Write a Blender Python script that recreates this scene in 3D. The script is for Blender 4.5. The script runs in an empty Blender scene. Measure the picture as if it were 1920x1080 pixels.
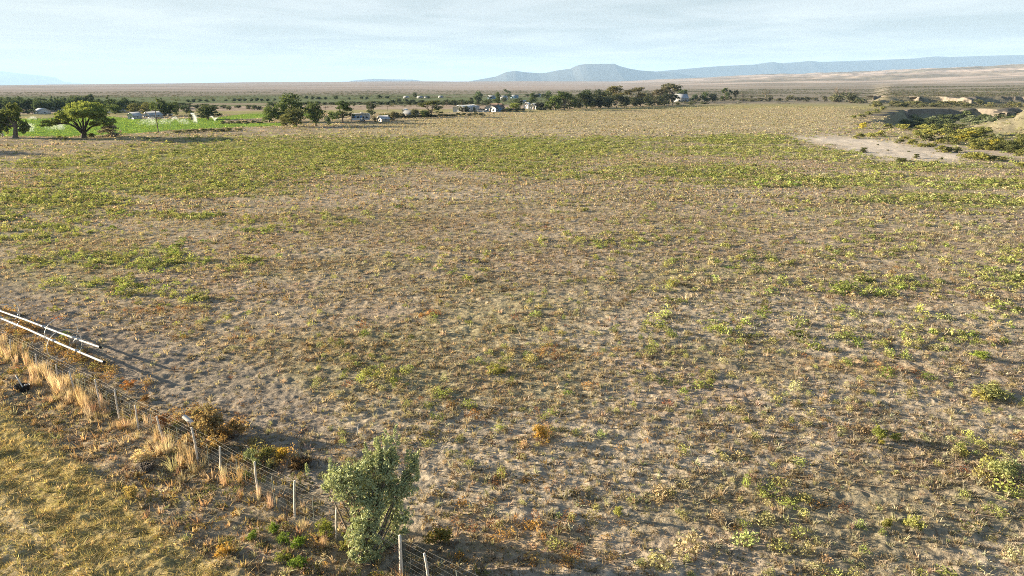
import bpy, math
import numpy as np

S = bpy.context.scene
COL = S.collection
rad = math.radians

# ------------------------------------------------------------------ camera
H = 12.2                      # height of the drone above the field, metres
FOC = 1280.0                  # focal length in photo pixels (24 mm on a 36 mm sensor)
PITCH = rad(16.53)
cam = bpy.data.cameras.new("camera")
cam.lens, cam.sensor_width, cam.clip_start, cam.clip_end = 24.0, 36.0, 0.5, 120000.0
cam_o = bpy.data.objects.new("camera", cam)
COL.objects.link(cam_o)
cam_o.location = (0, 0, H)
cam_o.rotation_euler = (math.pi / 2 - PITCH, 0, 0)
S.camera = cam_o

# ------------------------------------------------------------------ light
SUN_EL, SUN_AZ = 12.0, -77.5          # degrees; azimuth clockwise from +Y
wd = bpy.data.worlds.new("World")
S.world = wd
wd.use_nodes = True
wn, wl = wd.node_tree.nodes, wd.node_tree.links
bg = wn["Background"]
sky = wn.new("ShaderNodeTexSky")
sky.sky_type = "NISHITA"
sky.sun_disc = False
sky.sun_elevation = rad(SUN_EL)
sky.sun_rotation = rad(SUN_AZ)
sky.dust_density = 1.6
sky.ozone_density = 1.8
tc = wn.new("ShaderNodeTexCoord")
sep = wn.new("ShaderNodeSeparateXYZ")
wl.new(tc.outputs["Generated"], sep.inputs[0])
zc = wn.new("ShaderNodeMath"); zc.operation = "MAXIMUM"; zc.inputs[1].default_value = 0.012
wl.new(sep.outputs["Z"], zc.inputs[0])
zo = wn.new("ShaderNodeMath"); zo.operation = "ADD"; zo.inputs[1].default_value = 0.03
wl.new(zc.outputs[0], zo.inputs[0])
dx = wn.new("ShaderNodeMath"); dx.operation = "DIVIDE"
dy = wn.new("ShaderNodeMath"); dy.operation = "DIVIDE"
wl.new(sep.outputs["X"], dx.inputs[0]); wl.new(zo.outputs[0], dx.inputs[1])
wl.new(sep.outputs["Y"], dy.inputs[0]); wl.new(zo.outputs[0], dy.inputs[1])
cmb = wn.new("ShaderNodeCombineXYZ")
wl.new(dx.outputs[0], cmb.inputs[0]); wl.new(dy.outputs[0], cmb.inputs[1])
cn = wn.new("ShaderNodeTexNoise")
cn.inputs["Scale"].default_value = 0.42; cn.inputs["Detail"].default_value = 9
cn.inputs["Roughness"].default_value = 0.62; cn.inputs["Distortion"].default_value = 0.5
wl.new(cmb.outputs[0], cn.inputs["Vector"])
cr = wn.new("ShaderNodeValToRGB")
cr.color_ramp.elements[0].position = 0.40; cr.color_ramp.elements[0].color = (0.0, 0.0, 0.0, 1)
cr.color_ramp.elements[1].position = 0.66; cr.color_ramp.elements[1].color = (.65, .65, .65, 1)
wl.new(cn.outputs["Fac"], cr.inputs[0])
veil = wn.new("ShaderNodeMixRGB"); veil.inputs[0].default_value = 0.55   # thin high haze over the whole sky
veil.inputs[2].default_value = (2.65, 2.9, 2.93, 1)
vr = wn.new("ShaderNodeMapRange"); vr.interpolation_type = "SMOOTHSTEP"
vr.inputs[1].default_value = 0.12; vr.inputs[2].default_value = 0.42; vr.inputs[3].default_value = 0.8; vr.inputs[4].default_value = 0.04
wl.new(sep.outputs["Z"], vr.inputs[0]); wl.new(vr.outputs[0], veil.inputs[0])
wl.new(sky.outputs[0], veil.inputs[1])
cl = wn.new("ShaderNodeMixRGB")
cl.inputs[2].default_value = (4.9, 5.05, 5.05, 1)
cf = wn.new("ShaderNodeMath"); cf.operation = "MULTIPLY"
wl.new(cr.outputs[0], cf.inputs[0]); wl.new(vr.outputs[0], cf.inputs[1])
wl.new(cf.outputs[0], cl.inputs[0]); wl.new(veil.outputs[0], cl.inputs[1])
wl.new(cl.outputs[0], bg.inputs["Color"])
bg.inputs["Strength"].default_value = 0.05

sun = bpy.data.lights.new("sun", "SUN")
sun.energy = 5.0
sun.angle = rad(0.55)
sun.color = (1.0, 0.85, 0.63)
sun_o = bpy.data.objects.new("sun", sun)
COL.objects.link(sun_o)
sun_o.rotation_euler = (rad(90 - SUN_EL), 0, rad(180 - SUN_AZ))

S.view_settings.view_transform = "Standard"
S.view_settings.look = "None"
S.view_settings.gamma = 1
S.view_settings.exposure = 2.08
cy = S.cycles
cy.use_denoising = False
cy.use_adaptive_sampling = False
cy.denoising_prefilter = "ACCURATE"
cy.filter_width = 0.95
cy.max_bounces = 5
cy.diffuse_bounces = 2
cy.glossy_bounces = 2
cy.transmission_bounces = 3
cy.volume_bounces = 1
cy.transparent_max_bounces = 8
cy.caustics_reflective = cy.caustics_refractive = False

rng = np.random.default_rng(11)
U = lambda a, b, n=None: rng.uniform(a, b, n)
cP, sP = math.cos(PITCH), math.sin(PITCH)


# ------------------------------------------------------------------ noise and terrain
def vnoise(x, y, seed=0):
    x = np.asarray(x, float); y = np.asarray(y, float)
    xi, yi = np.floor(x), np.floor(y)
    fx, fy = x - xi, y - yi
    xi = xi.astype(np.int64); yi = yi.astype(np.int64)
    fx = fx * fx * (3 - 2 * fx); fy = fy * fy * (3 - 2 * fy)

    def h(a, b):
        v = (a * 374761393 + b * 668265263 + seed * 974711) & 0xFFFFFFFF
        v = ((v ^ (v >> 13)) * 1274126177) & 0xFFFFFFFF
        v = ((v ^ (v >> 16)) * 2246822519) & 0xFFFFFFFF
        return ((v ^ (v >> 15)) & 0xFFFFFF) / float(0xFFFFFF)
    a = h(xi, yi) * (1 - fx) + h(xi + 1, yi) * fx
    b = h(xi, yi + 1) * (1 - fx) + h(xi + 1, yi + 1) * fx
    return a * (1 - fy) + b * fy


def fbm(x, y, seed=0, oct=4, rough=0.5):
    s, a, t = 0, 1, 0
    for k in range(oct):
        s = s + a * vnoise(x * 2 ** k + 17.3 * k, y * 2 ** k - 9.1 * k, seed + k * 7)
        t += a; a *= rough
    return s / t


def sm(x, a, b):
    t = np.clip((x - a) / (b - a), 0, 1)
    return t * t * (3 - 2 * t)


def to_uv(x, y, z=0.0):
    f = y * cP - (z - H) * sP
    up = y * sP + (z - H) * cP
    f = np.where(f < 2.0, 2.0, f)
    return 960 + FOC * x / f, 540 - FOC * up / f


def sdpoly(px, py, poly):
    """signed distance to a polygon, negative inside"""
    px = np.asarray(px, float); py = np.asarray(py, float)
    n = len(poly)
    d = np.full(px.shape, 1e30)
    ins = np.zeros(px.shape, bool)
    for i in range(n):
        ax, ay = poly[i]; bx, by = poly[(i + 1) % n]
        ex, ey = bx - ax, by - ay
        t = np.clip(((px - ax) * ex + (py - ay) * ey) / (ex * ex + ey * ey + 1e-12), 0, 1)
        d = np.minimum(d, (px - ax - t * ex) ** 2 + (py - ay - t * ey) ** 2)
        c = ((ay > py) != (by > py))
        with np.errstate(divide="ignore", invalid="ignore"):
            xs = (bx - ax) * (py - ay) / (by - ay if by != ay else 1e-12) + ax
        ins ^= (c & (px < xs))
    d = np.sqrt(d)
    return np.where(ins, -d, d)


def flat(u, v, z=0.0):
    """ground point of the level field at z for a survey sight (u, v)"""
    x = (u - 960) / FOC; y = -(v - 540) / FOC
    dyy = cP + y * sP; dz = -sP + y * cP
    t = (z - H) / dz
    return x * t, dyy * t


def onplane(u, v, Y):
    x = (u - 960) / FOC; y = -(v - 540) / FOC
    dyy = cP + y * sP; dz = -sP + y * cP
    t = Y / dyy
    return np.array((x * t, Y, H + dz * t))


WASH = [flat(*p) for p in [(1640, 229), (1668, 214), (1692, 205.5), (1745, 204), (1822, 203.5), (1850, 204.5), (1892, 206),
                           (1900, 202.5), (2100, 202), (2150, 236), (1900, 252), (1760, 243), (1690, 240)]]
MOUND = flat(1968, 250)
BENCH_U = 0.515


def horizon_v(a):
    """top line of the far plain, in photo rows, by azimuth tangent"""
    u = 960 + FOC * a
    return np.interp(u, [-400, 0, 300, 500, 700, 960, 1150, 1250, 1400, 1600, 1800, 1920, 2400],
                     [160, 160.5, 157, 155, 153, 153, 153, 149, 144, 140, 134, 130, 124])


def gz(x, y):
    """height of the terrain without the small clods"""
    x = np.asarray(x, float); y = np.asarray(y, float)
    r = np.hypot(x, y)
    a = np.where(y > 1, x / np.maximum(y, 1), np.sign(x) * 3)
    a = np.clip(a, -1.4, 1.4)
    front = sm(y, 120, 200)
    z = 0.35 * (fbm(x / 60, y / 60, 3, 3) - 0.5) * sm(r, 25, 80) * (1 - sm(r, 300, 400))
    # wash with its clay banks
    d = sdpoly(x, y, WASH)
    dn = d + 9 * (fbm(x / 16, y / 16, 21, 3) - 0.5)
    z = z - 4.6 * (1 - sm(dn, -5.0, 0.6)) * front
    # bare clay mound
    mx, my = MOUND
    q = ((x - mx) / 15) ** 2 + ((y - my) / 17) ** 2
    er = np.abs(fbm(x / 7, y / 7, 31, 4) - 0.5) * 2
    z = z + front * 12 * np.exp(-q * 1.25) * (1 - 0.55 * er)
    # bench behind the second bank
    edge = sm(a + 0.02 * (fbm(x / 30, y / 30, 5, 3) - .5), BENCH_U - .01, BENCH_U + .02)
    z = z + 4.3 * edge * sm(y, 508, 514) * (1 - sm(r, 1500, 2600))
    # slow rise to the far plain
    crest = 5600.0
    top = H + (160 - horizon_v(a)) / FOC * crest
    s = np.clip((r - 800) / (crest - 800), 0, 1)
    und = (fbm(x / 620, y / 380, 41, 5, .55) - 0.5)
    bad = np.abs(fbm(x / 260, y / 420, 47, 5, .55) - 0.5) * 2
    rightw = sm(a, 0.12, 0.55)
    lift = top * s ** 1.5 * (1 - 0.9 * sm(r, 5800, 9000)) * sm(y, -500, 300)
    z = z + lift + und * sm(r, 700, 2600) * (9 + 16 * rightw) * (1 - sm(r, 9000, 14000)) * (.35 + .65 * s)
    z = z + (0.5 - bad) * rightw * 26 * sm(r, 2600, 3600) * (1 - sm(r, 6200, 9000))
    return z


def G(u, v):
    """terrain point under a survey sight"""
    x, y = flat(u, v)
    for _ in range(4):
        x, y = flat(u, v, float(gz(x, y)))
    z = float(gz(x, y))
    if math.hypot(x, y) < 90:
        a, b = np.array([x]), np.array([y])
        z += float(micro(a, b, zones(a, b))[0])
    return x, y, z


# ------------------------------------------------------------------ ground cover zones
P_GOLD = [(590, 249), (700, 233), (860, 216), (1010, 209), (1250, 203), (1560, 200), (1610, 215), (1600, 238), (1500, 247), (1300, 249),
          (1100, 251), (900, 253), (740, 251)]
P_STRIP = [(1000, 209), (1150, 203), (1300, 197), (1580, 191), (1690, 196), (1620, 206), (1560, 201), (1250, 205)]
P_SAND = [(1480, 257), (1560, 253), (1620, 258), (1690, 268), (1760, 280), (1840, 293), (1790, 303), (1700, 305), (1620, 293), (1550, 272)]
P_ROAD = [(1690, 262), (1760, 270), (1850, 279), (1960, 285), (1990, 300), (1900, 297), (1840, 290), (1770, 280)]
P_LAWN = [(-420, 254), (60, 256), (140, 257), (230, 252), (330, 244), (440, 239), (530, 236), (530, 230), (420, 231), (420, 225), (600, 216), (560, 209), (480, 210), (400, 221), (280, 224), (150, 214),
          (90, 222), (-420, 222)]
P_STUB = [(-800, 700), (-300, 735), (0, 765), (60, 800), (200, 905), (300, 985), (440, 1075), (640, 1250), (300, 1500), (-900, 1400)]
P_FENCE = [(-700, 590), (-60, 596), (0, 612), (120, 690), (300, 765), (430, 830), (560, 900), (790, 1000), (1000, 1110), (1200, 1250), (640, 1250), (440, 1075),
           (300, 985), (200, 905), (60, 800), (0, 765), (-300, 735), (-800, 700)]
P_PIPE = [(-500, 480), (0, 515), (120, 560), (230, 610), (330, 650), (500, 690), (620, 760), (600, 860), (560, 900), (430, 830), (300, 765), (120, 690), (0, 612), (-500, 560)]
# blobs of green growth: u, v, ru, rv, weight
GREENS = [(700, 285, 420, 26, 1.0), (900, 275, 300, 16, .9), (480, 300, 260, 26, .75), (300, 340, 240, 26, .85), (90, 375, 150, 22, .85), (560, 318, 160, 12, .7), (960, 312, 120, 12, .7),
          (160, 305, 160, 14, .45), (380, 285, 200, 12, .45), (1150, 262, 220, 7, .4), (1400, 262, 120, 9, .9), (1380, 284, 160, 10, .55), (1560, 292, 100, 9, .6), (1700, 313, 90, 8, .9),
          (1360, 325, 110, 14, 1.0), (1270, 320, 140, 12, .65), (1520, 340, 220, 12, .9), (1720, 372, 130, 9, .95), (1850, 382, 90, 8, .85), (1860, 345, 120, 9, .8), (1060, 330, 130, 8, .5),
          (60, 430, 110, 25, .6), (340, 407, 80, 7, .75), (200, 402, 120, 8, .6), (120, 490, 90, 20, .95), (260, 490, 110, 22, .65), (200, 540, 90, 18, .75), (400, 495, 90, 18, .5),
          (330, 560, 60, 18, .5), (490, 425, 110, 12, .3), (620, 415, 80, 10, .25), (-120, 420, 160, 40, .7), (1870, 520, 80, 50, .4), (1880, 590, 70, 16, .5), (1850, 740, 50, 14, .75),
          (1180, 455, 100, 18, .25), (1400, 495, 120, 18, .28), (1620, 540, 160, 22, .3), (1060, 455, 50, 6, .4), (700, 700, 120, 26, .2), (960, 670, 60, 12, .35), (930, 690, 30, 10, .6), (850, 750, 60, 14, .35),
          (1620, 870, 60, 10, .5), (1480, 870, 60, 18, .35), (1800, 870, 120, 28, .45), (1690, 980, 60, 14, .5), (1830, 935, 90, 14, .3), (1500, 1000, 110, 22, .2), (1300, 640, 220, 40, .14), (1750, 650, 140, 40, .3)]
ORANGES = [(1590, 684, 90, 14, 1.0), (1680, 698, 60, 9, .9), (1440, 703, 24, 6, .9), (1540, 672, 30, 6, .6), (805, 597, 22, 6, .8), (1010, 815, 24, 9, 1.0), (600, 655, 60, 14, .35), (310, 580, 70, 10, .6),
           (470, 640, 90, 16, .35), (890, 885, 40, 10, .4), (820, 955, 60, 20, .6), (1000, 1010, 100, 40, .75), (1350, 920, 60, 8, .4), (900, 1000, 110, 40, .7), (1060, 990, 40, 14, .5), (1100, 680, 90, 14, .3), (1180, 770, 60, 10, .3), (1040, 665, 30, 6, .5),
           (1170, 665, 30, 6, .5), (380, 780, 60, 24, .8), (230, 720, 60, 10, .5)]


def blobs(u, v, lst, wob):
    m = np.zeros_like(u)
    for (a, b, ru, rv, w) in lst:
        q = ((u - a) / ru) ** 2 + ((v - b) / rv) ** 2
        m = np.maximum(m, w * np.exp(-0.75 * q * q * wob) * (q < 9))
    return m


def zones(x, y):
    x = np.asarray(x, float); y = np.asarray(y, float)
    u, v = to_uv(x, y)
    r = np.hypot(x, y)
    n1 = fbm(x / 9, y / 9, 61, 4) - .5
    n2 = fbm(x / 2.2, y / 2.2, 67, 3) - .5
    px = FOC / np.maximum(r, 10)                       # photo pixels per metre here
    wu = u + np.clip(n1 * 2.2 * px, -40, 40)
    wv = v + np.clip((n2 * 2.0 + n1 * 3) * px * H / np.maximum(r, 10) * .8, -14, 14)
    ahead = sm(y, 4, 12)
    Z = {"u": u, "v": v, "r": r, "n1": n1, "n2": n2}
    wob = 0.55 + 1.1 * fbm(x / 14, y / 14, 71, 4)
    g = blobs(wu, wv, GREENS, wob)
    Z["green"] = np.clip(g * (0.55 + 0.95 * fbm(x / 5, y / 3, 73, 4)), 0, 1) * ahead
    Z["orange"] = blobs(wu, wv, ORANGES, wob) * ahead
    for k, poly, w in (("gold", P_GOLD, 9), ("strip", P_STRIP, 2.5), ("sand", P_SAND, 9), ("road", P_ROAD, 2), ("lawn", P_LAWN, 1.2), ("stub", P_STUB, 22), ("fence", P_FENCE, 18), ("pipe", P_PIPE, 22)):
        Z[k] = (1 - sm(sdpoly(wu, wv, poly), -w, w)) * ahead
    return Z


# ------------------------------------------------------------------ materials
def nmat(name):
    m = bpy.data.materials.new(name)
    m.use_nodes = True
    nt = m.node_tree
    for n in list(nt.nodes):
        if n.type != "OUTPUT_MATERIAL":
            nt.nodes.remove(n)
    return m, nt, nt.nodes["Material Output"] if "Material Output" in nt.nodes else nt.nodes[0]


def solid(name, col, rough=0.8, metal=0.0, vary=0.12, scale=4.0, spec=0.3, bump=0.0):
    m, nt, out = nmat(name)
    b = nt.nodes.new("ShaderNodeBsdfPrincipled")
    b.inputs["Roughness"].default_value = rough
    b.inputs["Metallic"].default_value = metal
    b.inputs["Specular IOR Level"].default_value = spec
    t = nt.nodes.new("ShaderNodeTexCoord")
    n = nt.nodes.new("ShaderNodeTexNoise")
    n.inputs["Scale"].default_value = scale
    n.inputs["Detail"].default_value = 6
    nt.links.new(t.outputs["Object"], n.inputs["Vector"])
    mx = nt.nodes.new("ShaderNodeMixRGB")
    c = np.array(col)
    mx.inputs[1].default_value = (*(c * (1 - vary)), 1)
    mx.inputs[2].default_value = (*np.minimum(c * (1 + vary), 1), 1)
    nt.links.new(n.outputs["Fac"], mx.inputs[0])
    nt.links.new(mx.outputs[0], b.inputs["Base Color"])
    if bump:
        bp = nt.nodes.new("ShaderNodeBump")
        bp.inputs["Strength"].default_value = bump
        bp.inputs["Distance"].default_value = 0.03
        nt.links.new(n.outputs["Fac"], bp.inputs["Height"])
        nt.links.new(bp.outputs[0], b.inputs["Normal"])
    nt.links.new(b.outputs[0], out.inputs["Surface"])
    return m


def leafmat(name, trans=0.32, tint=(1.15, 1.1, 0.75)):
    """leaf colour from the mesh times the object's own colour; light passes through the leaves"""
    m, nt, out = nmat(name)
    at = nt.nodes.new("ShaderNodeAttribute"); at.attribute_name = "Col"
    oi = nt.nodes.new("ShaderNodeObjectInfo")
    mu = nt.nodes.new("ShaderNodeMixRGB"); mu.blend_type = "MULTIPLY"; mu.inputs[0].default_value = 1
    nt.links.new(at.outputs["Color"], mu.inputs[1]); nt.links.new(oi.outputs["Color"], mu.inputs[2])
    d = nt.nodes.new("ShaderNodeBsdfDiffuse")
    nt.links.new(mu.outputs[0], d.inputs["Color"])
    tr = nt.nodes.new("ShaderNodeBsdfTranslucent")
    m2 = nt.nodes.new("ShaderNodeMixRGB"); m2.blend_type = "MULTIPLY"; m2.inputs[0].default_value = 1
    m2.inputs[2].default_value = (*tint, 1)
    nt.links.new(mu.outputs[0], m2.inputs[1]); nt.links.new(m2.outputs[0], tr.inputs["Color"])
    mix = nt.nodes.new("ShaderNodeMixShader"); mix.inputs[0].default_value = trans
    nt.links.new(d.outputs[0], mix.inputs[1]); nt.links.new(tr.outputs[0], mix.inputs[2])
    nt.links.new(mix.outputs[0], out.inputs["Surface"])
    return m


def groundmat(name):
    m, nt, out = nmat(name)
    N, L = nt.nodes, nt.links
    at = N.new("ShaderNodeAttribute"); at.attribute_name = "Col"
    t = N.new("ShaderNodeTexCoord")

    def noise(scale, det=5, rough=.6, vec=None):
        n = N.new("ShaderNodeTexNoise")
        n.inputs["Scale"].default_value = scale; n.inputs["Detail"].default_value = det; n.inputs["Roughness"].default_value = rough
        L.new(vec or t.outputs["Object"], n.inputs["Vector"])
        return n
    a = noise(7.0); b = noise(0.9, 6); c = noise(0.05, 6)
    r1 = N.new("ShaderNodeMapRange"); r1.inputs[1].default_value = .3; r1.inputs[2].default_value = .7; r1.inputs[3].default_value = .66; r1.inputs[4].default_value = 1.34
    L.new(a.outputs["Fac"], r1.inputs[0])
    r2 = N.new("ShaderNodeMapRange"); r2.inputs[1].default_value = .3; r2.inputs[2].default_value = .7; r2.inputs[3].default_value = .8; r2.inputs[4].default_value = 1.2
    L.new(b.outputs["Fac"], r2.inputs[0])
    r3 = N.new("ShaderNodeMapRange"); r3.inputs[1].default_value = .3; r3.inputs[2].default_value = .7; r3.inputs[3].default_value = .88; r3.inputs[4].default_value = 1.12
    L.new(c.outputs["Fac"], r3.inputs[0])
    k = N.new("ShaderNodeMath"); k.operation = "MULTIPLY"; L.new(r1.outputs[0], k.inputs[0]); L.new(r2.outputs[0], k.inputs[1])
    k2 = N.new("ShaderNodeMath"); k2.operation = "MULTIPLY"; L.new(k.outputs[0], k2.inputs[0]); L.new(r3.outputs[0], k2.inputs[1])
    mu = N.new("ShaderNodeVectorMath"); mu.operation = "SCALE"
    L.new(at.outputs["Color"], mu.inputs[0]); L.new(k2.outputs[0], mu.inputs["Scale"])
    bs = N.new("ShaderNodeBsdfDiffuse")
    L.new(mu.outputs[0], bs.inputs["Color"])
    bp = N.new("ShaderNodeBump"); bp.inputs["Strength"].default_value = .8; bp.inputs["Distance"].default_value = .05
    hm = N.new("ShaderNodeMath"); hm.operation = "ADD"
    e = noise(2.6, 6, .65)
    L.new(a.outputs["Fac"], hm.inputs[0]); L.new(e.outputs["Fac"], hm.inputs[1])
    L.new(hm.outputs[0], bp.inputs["Height"]); L.new(bp.outputs[0], bs.inputs["Normal"])
    L.new(bs.outputs[0], out.inputs["Surface"])
    return m


M = {}
M["ground"] = groundmat("field_soil")
M["leaf"] = leafmat("leaf")
M["silver_leaf"] = leafmat("silver_leaf", .2, (1.15, 1.1, .75))
M["grass"] = leafmat("dry_grass_blades", .4, (1.2, 1.05, .75))
M["bark"] = solid("bark", (.16, .13, .10), .95, vary=.35, scale=3, bump=.5)
M["bark_dark"] = solid("bark_dark", (.07, .055, .042), .95, vary=.35, scale=3)
M["deadwood"] = solid("dead_wood", (.30, .25, .20), .95, vary=.25, scale=3)
M["post"] = solid("weathered_post", (.60, .54, .46), .9, vary=.2, scale=9, bump=.4)
M["steel_post"] = solid("steel_post", (.16, .18, .15), .6, vary=.2, scale=9)
M["wire"] = solid("galvanised_wire", (.30, .29, .26), .6, .3, vary=.15, scale=20)
M["pipe"] = solid("aluminium_pipe", (.44, .435, .41), .5, .15, vary=.06, scale=6)
M["hoop"] = solid("galvanised_hoop", (.62, .61, .58), .5, .4, vary=.1)
M["black"] = solid("black_rubber", (.02, .02, .022), .7, vary=.3)
M["white"] = solid("white_paint", (.55, .54, .51), .6, vary=.05, scale=2)
M["cream"] = solid("cream_siding", (.45, .42, .36), .7, vary=.08, scale=2)
M["blue_wall"] = solid("blue_siding", (.25, .40, .56), .7, vary=.08, scale=2)
M["grey_wall"] = solid("grey_siding", (.36, .37, .37), .7, vary=.1, scale=2)
M["tin"] = solid("tin_roof", (.42, .43, .44), .4, .3, vary=.08, scale=2)
M["roof_brown"] = solid("brown_shingles", (.17, .12, .09), .9, vary=.25, scale=5)
M["dull_tin"] = solid("dull_tin_roof", (.26, .27, .28), .6, .1, vary=.12, scale=2)
M["roof_grey"] = solid("grey_shingles", (.17, .18, .19), .9, vary=.25, scale=5)
M["glass"] = solid("window_glass", (.05, .07, .09), .12, spec=.6, vary=.2)
M["blue"] = solid("blue_stripe_paint", (.10, .25, .55), .45, vary=.1)
M["door"] = solid("door_paint", (.20, .15, .12), .6, vary=.15)
M["spray"] = leafmat("water_droplets", .5, (1, 1, 1))
M["clay"] = groundmat("clay_bank")
M["rock"] = groundmat("mesa_slopes")
M["car_paint"] = solid("car_paint", (.55, .56, .58), .3, vary=.05, spec=.5)


# ------------------------------------------------------------------ mesh helpers
def make_mesh(name, V, F, C=None, mat=None, quads=False, smooth=False):
    V = np.ascontiguousarray(V, np.float32).reshape(-1, 3)
    F = np.ascontiguousarray(F, np.int32)
    k = 4 if quads else 3
    me = bpy.data.meshes.new(name)
    me.vertices.add(len(V)); me.vertices.foreach_set("co", V.ravel())
    nf = F.size // k
    me.loops.add(F.size); me.loops.foreach_set("vertex_index", F.ravel())
    me.polygons.add(nf)
    me.polygons.foreach_set("loop_start", np.arange(0, F.size, k, dtype=np.int32))
    me.polygons.foreach_set("loop_total", np.full(nf, k, np.int32))
    if smooth:
        me.polygons.foreach_set("use_smooth", np.ones(nf, bool))
    if C is not None:
        at = me.attributes.new("Col", "FLOAT_COLOR", "POINT")
        C = np.asarray(C, np.float32)
        if C.shape[1] == 3:
            C = np.concatenate([C, np.ones((len(C), 1), np.float32)], 1)
        at.data.foreach_set("color", np.ascontiguousarray(C).ravel())
    me.update(calc_edges=True)
    if mat:
        me.materials.append(mat)
    return me


class MB:
    """collects triangles of one object"""
    def __init__(s):
        s.V, s.F, s.C, s.n = [], [], [], 0

    def add(s, V, F, col=(1, 1, 1)):
        V = np.asarray(V, float).reshape(-1, 3); F = np.asarray(F, int).reshape(-1, 3)
        s.V.append(V); s.F.append(F + s.n); s.n += len(V)
        c = np.asarray(col, float)
        s.C.append(np.broadcast_to(c, (len(V), 3)) if c.ndim == 1 else c)
        return s

    def tube(s, pts, rads, sides=6, col=(1, 1, 1), cap=True):
        pts = np.asarray(pts, float); n = len(pts)
        rads = np.broadcast_to(np.asarray(rads, float), (n,))
        V = []
        for i in range(n):
            d = pts[min(i + 1, n - 1)] - pts[max(i - 1, 0)]
            d = d / (np.linalg.norm(d) + 1e-9)
            a = np.cross(d, (0, 0, 1) if abs(d[2]) < .9 else (1, 0, 0)); a /= np.linalg.norm(a)
            b = np.cross(d, a)
            th = np.arange(sides) * 2 * math.pi / sides
            V.append(pts[i] + rads[i] * (np.cos(th)[:, None] * a + np.sin(th)[:, None] * b))
        V = np.concatenate(V); F = []
        for i in range(n - 1):
            for j in range(sides):
                p, q = i * sides + j, i * sides + (j + 1) % sides
                F += [(p, q, q + sides), (p, q + sides, p + sides)]
        if cap:
            for base in (0, (n - 1) * sides):
                for j in range(1, sides - 1):
                    F.append((base, base + j, base + j + 1))
        return s.add(V, F, col)

    def box(s, x0, x1, y0, y1, z0, z1, col=(1, 1, 1)):
        V = [(x, y, z) for x in (x0, x1) for y in (y0, y1) for z in (z0, z1)]
        F = [(0, 1, 3), (0, 3, 2), (4, 6, 7), (4, 7, 5), (0, 4, 5), (0, 5, 1), (2, 3, 7), (2, 7, 6), (0, 2, 6), (0, 6, 4), (1, 5, 7), (1, 7, 3)]
        return s.add(V, F, col)

    def prism(s, prof, y0, y1, col=(1, 1, 1)):
        """convex profile in x,z extruded along y"""
        n = len(prof)
        V = [(x, y0, z) for x, z in prof] + [(x, y1, z) for x, z in prof]
        F = []
        for i in range(1, n - 1):
            F += [(0, i, i + 1), (n, n + i + 1, n + i)]
        for i in range(n):
            j = (i + 1) % n
            F += [(i, j, n + j), (i, n + j, n + i)]
        return s.add(V, F, col)

    def leaves(s, P, size, col, aspect=1.6, up=0.3):
        """one small four-cornered leaf at each point"""
        n = len(P)
        a = rng.normal(size=(n, 3)); a[:, 2] += up; a /= np.linalg.norm(a, axis=1)[:, None]
        b = np.cross(a, rng.normal(size=(n, 3))); b /= np.linalg.norm(b, axis=1)[:, None]
        sz = np.broadcast_to(np.asarray(size, float), (n,))[:, None] * U(.65, 1.35, n)[:, None]
        L = a * sz * aspect * .5; W = b * sz * .5
        bend = np.cross(a, b) * sz * U(-.25, .25, n)[:, None]
        V = np.stack([P - L, P + W + bend, P + L, P - W + bend], 1).reshape(-1, 3)
        i = np.arange(n)[:, None] * 4
        F = np.concatenate([i + [0, 1, 2], i + [0, 2, 3]], 1).reshape(-1, 3)
        c = np.broadcast_to(np.asarray(col, float), (n, 3)) if np.ndim(col) == 1 else col
        return s.add(V, F, np.repeat(c, 4, 0))

    def mesh(s, name, mat, smooth=False, color=True):
        return make_mesh(name, np.concatenate(s.V), np.concatenate(s.F), np.concatenate(s.C) if color else None, mat, smooth=smooth)

    def build(s, name, mat, parent=None, smooth=False, color=True):
        return link(name, s.mesh(name, mat, smooth, color), parent)


def link(name, data, parent=None):
    o = bpy.data.objects.new(name, data)
    COL.objects.link(o)
    if parent:
        o.parent = parent
    return o


def tag(o, label=None, cat=None, group=None, kind=None):
    if label: o["label"] = label
    if cat: o["category"] = cat
    if group: o["group"] = group
    if kind: o["kind"] = kind
    return o


def thing(name, loc, label, cat, group=None, rz=0.0):
    o = bpy.data.objects.new(name, None)
    COL.objects.link(o)
    o.location = loc; o.rotation_euler = (0, 0, rz)
    o.empty_display_size = .3
    return tag(o, label, cat, group)


def across_(x, y):
    return x * math.sin(rad(36)) + y * math.cos(rad(36))


def micro(x, y, Z):
    """clods, stubble ridges and hollows, fading where the sheet gets too coarse to hold them"""
    r = Z["r"]
    near = 1 - sm(r, 70, 160)
    clod = (fbm(x / .42, y / .30, 81, 3, .6) - .5) * .15 + (np.abs(fbm(x / .9, y / .6, 83, 3) - .5)) * .14
    rough = 1 + .1 * Z["pipe"] - .8 * Z["sand"] + .5 * Z["stub"]
    ca, sa = math.cos(rad(-34)), math.sin(rad(-34))
    across = -x * sa + y * ca
    furrow = np.sin(across * 2 * math.pi / 1.05 + 2 * fbm(x / 4, y / 4, 85, 2)) * .05 * Z["stub"]
    z = near * (clod * rough + furrow)
    z = z + (1 - near) * (1 - sm(r, 600, 900)) * sm(r, 70, 160) * (fbm(x / 2.5, y / 2.5, 87, 3) - .5) * .22
    return z - .30 * Z["fence"] * sm(fbm(x / 3, y / 3, 89, 2), .35, .7) * near * .4


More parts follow.
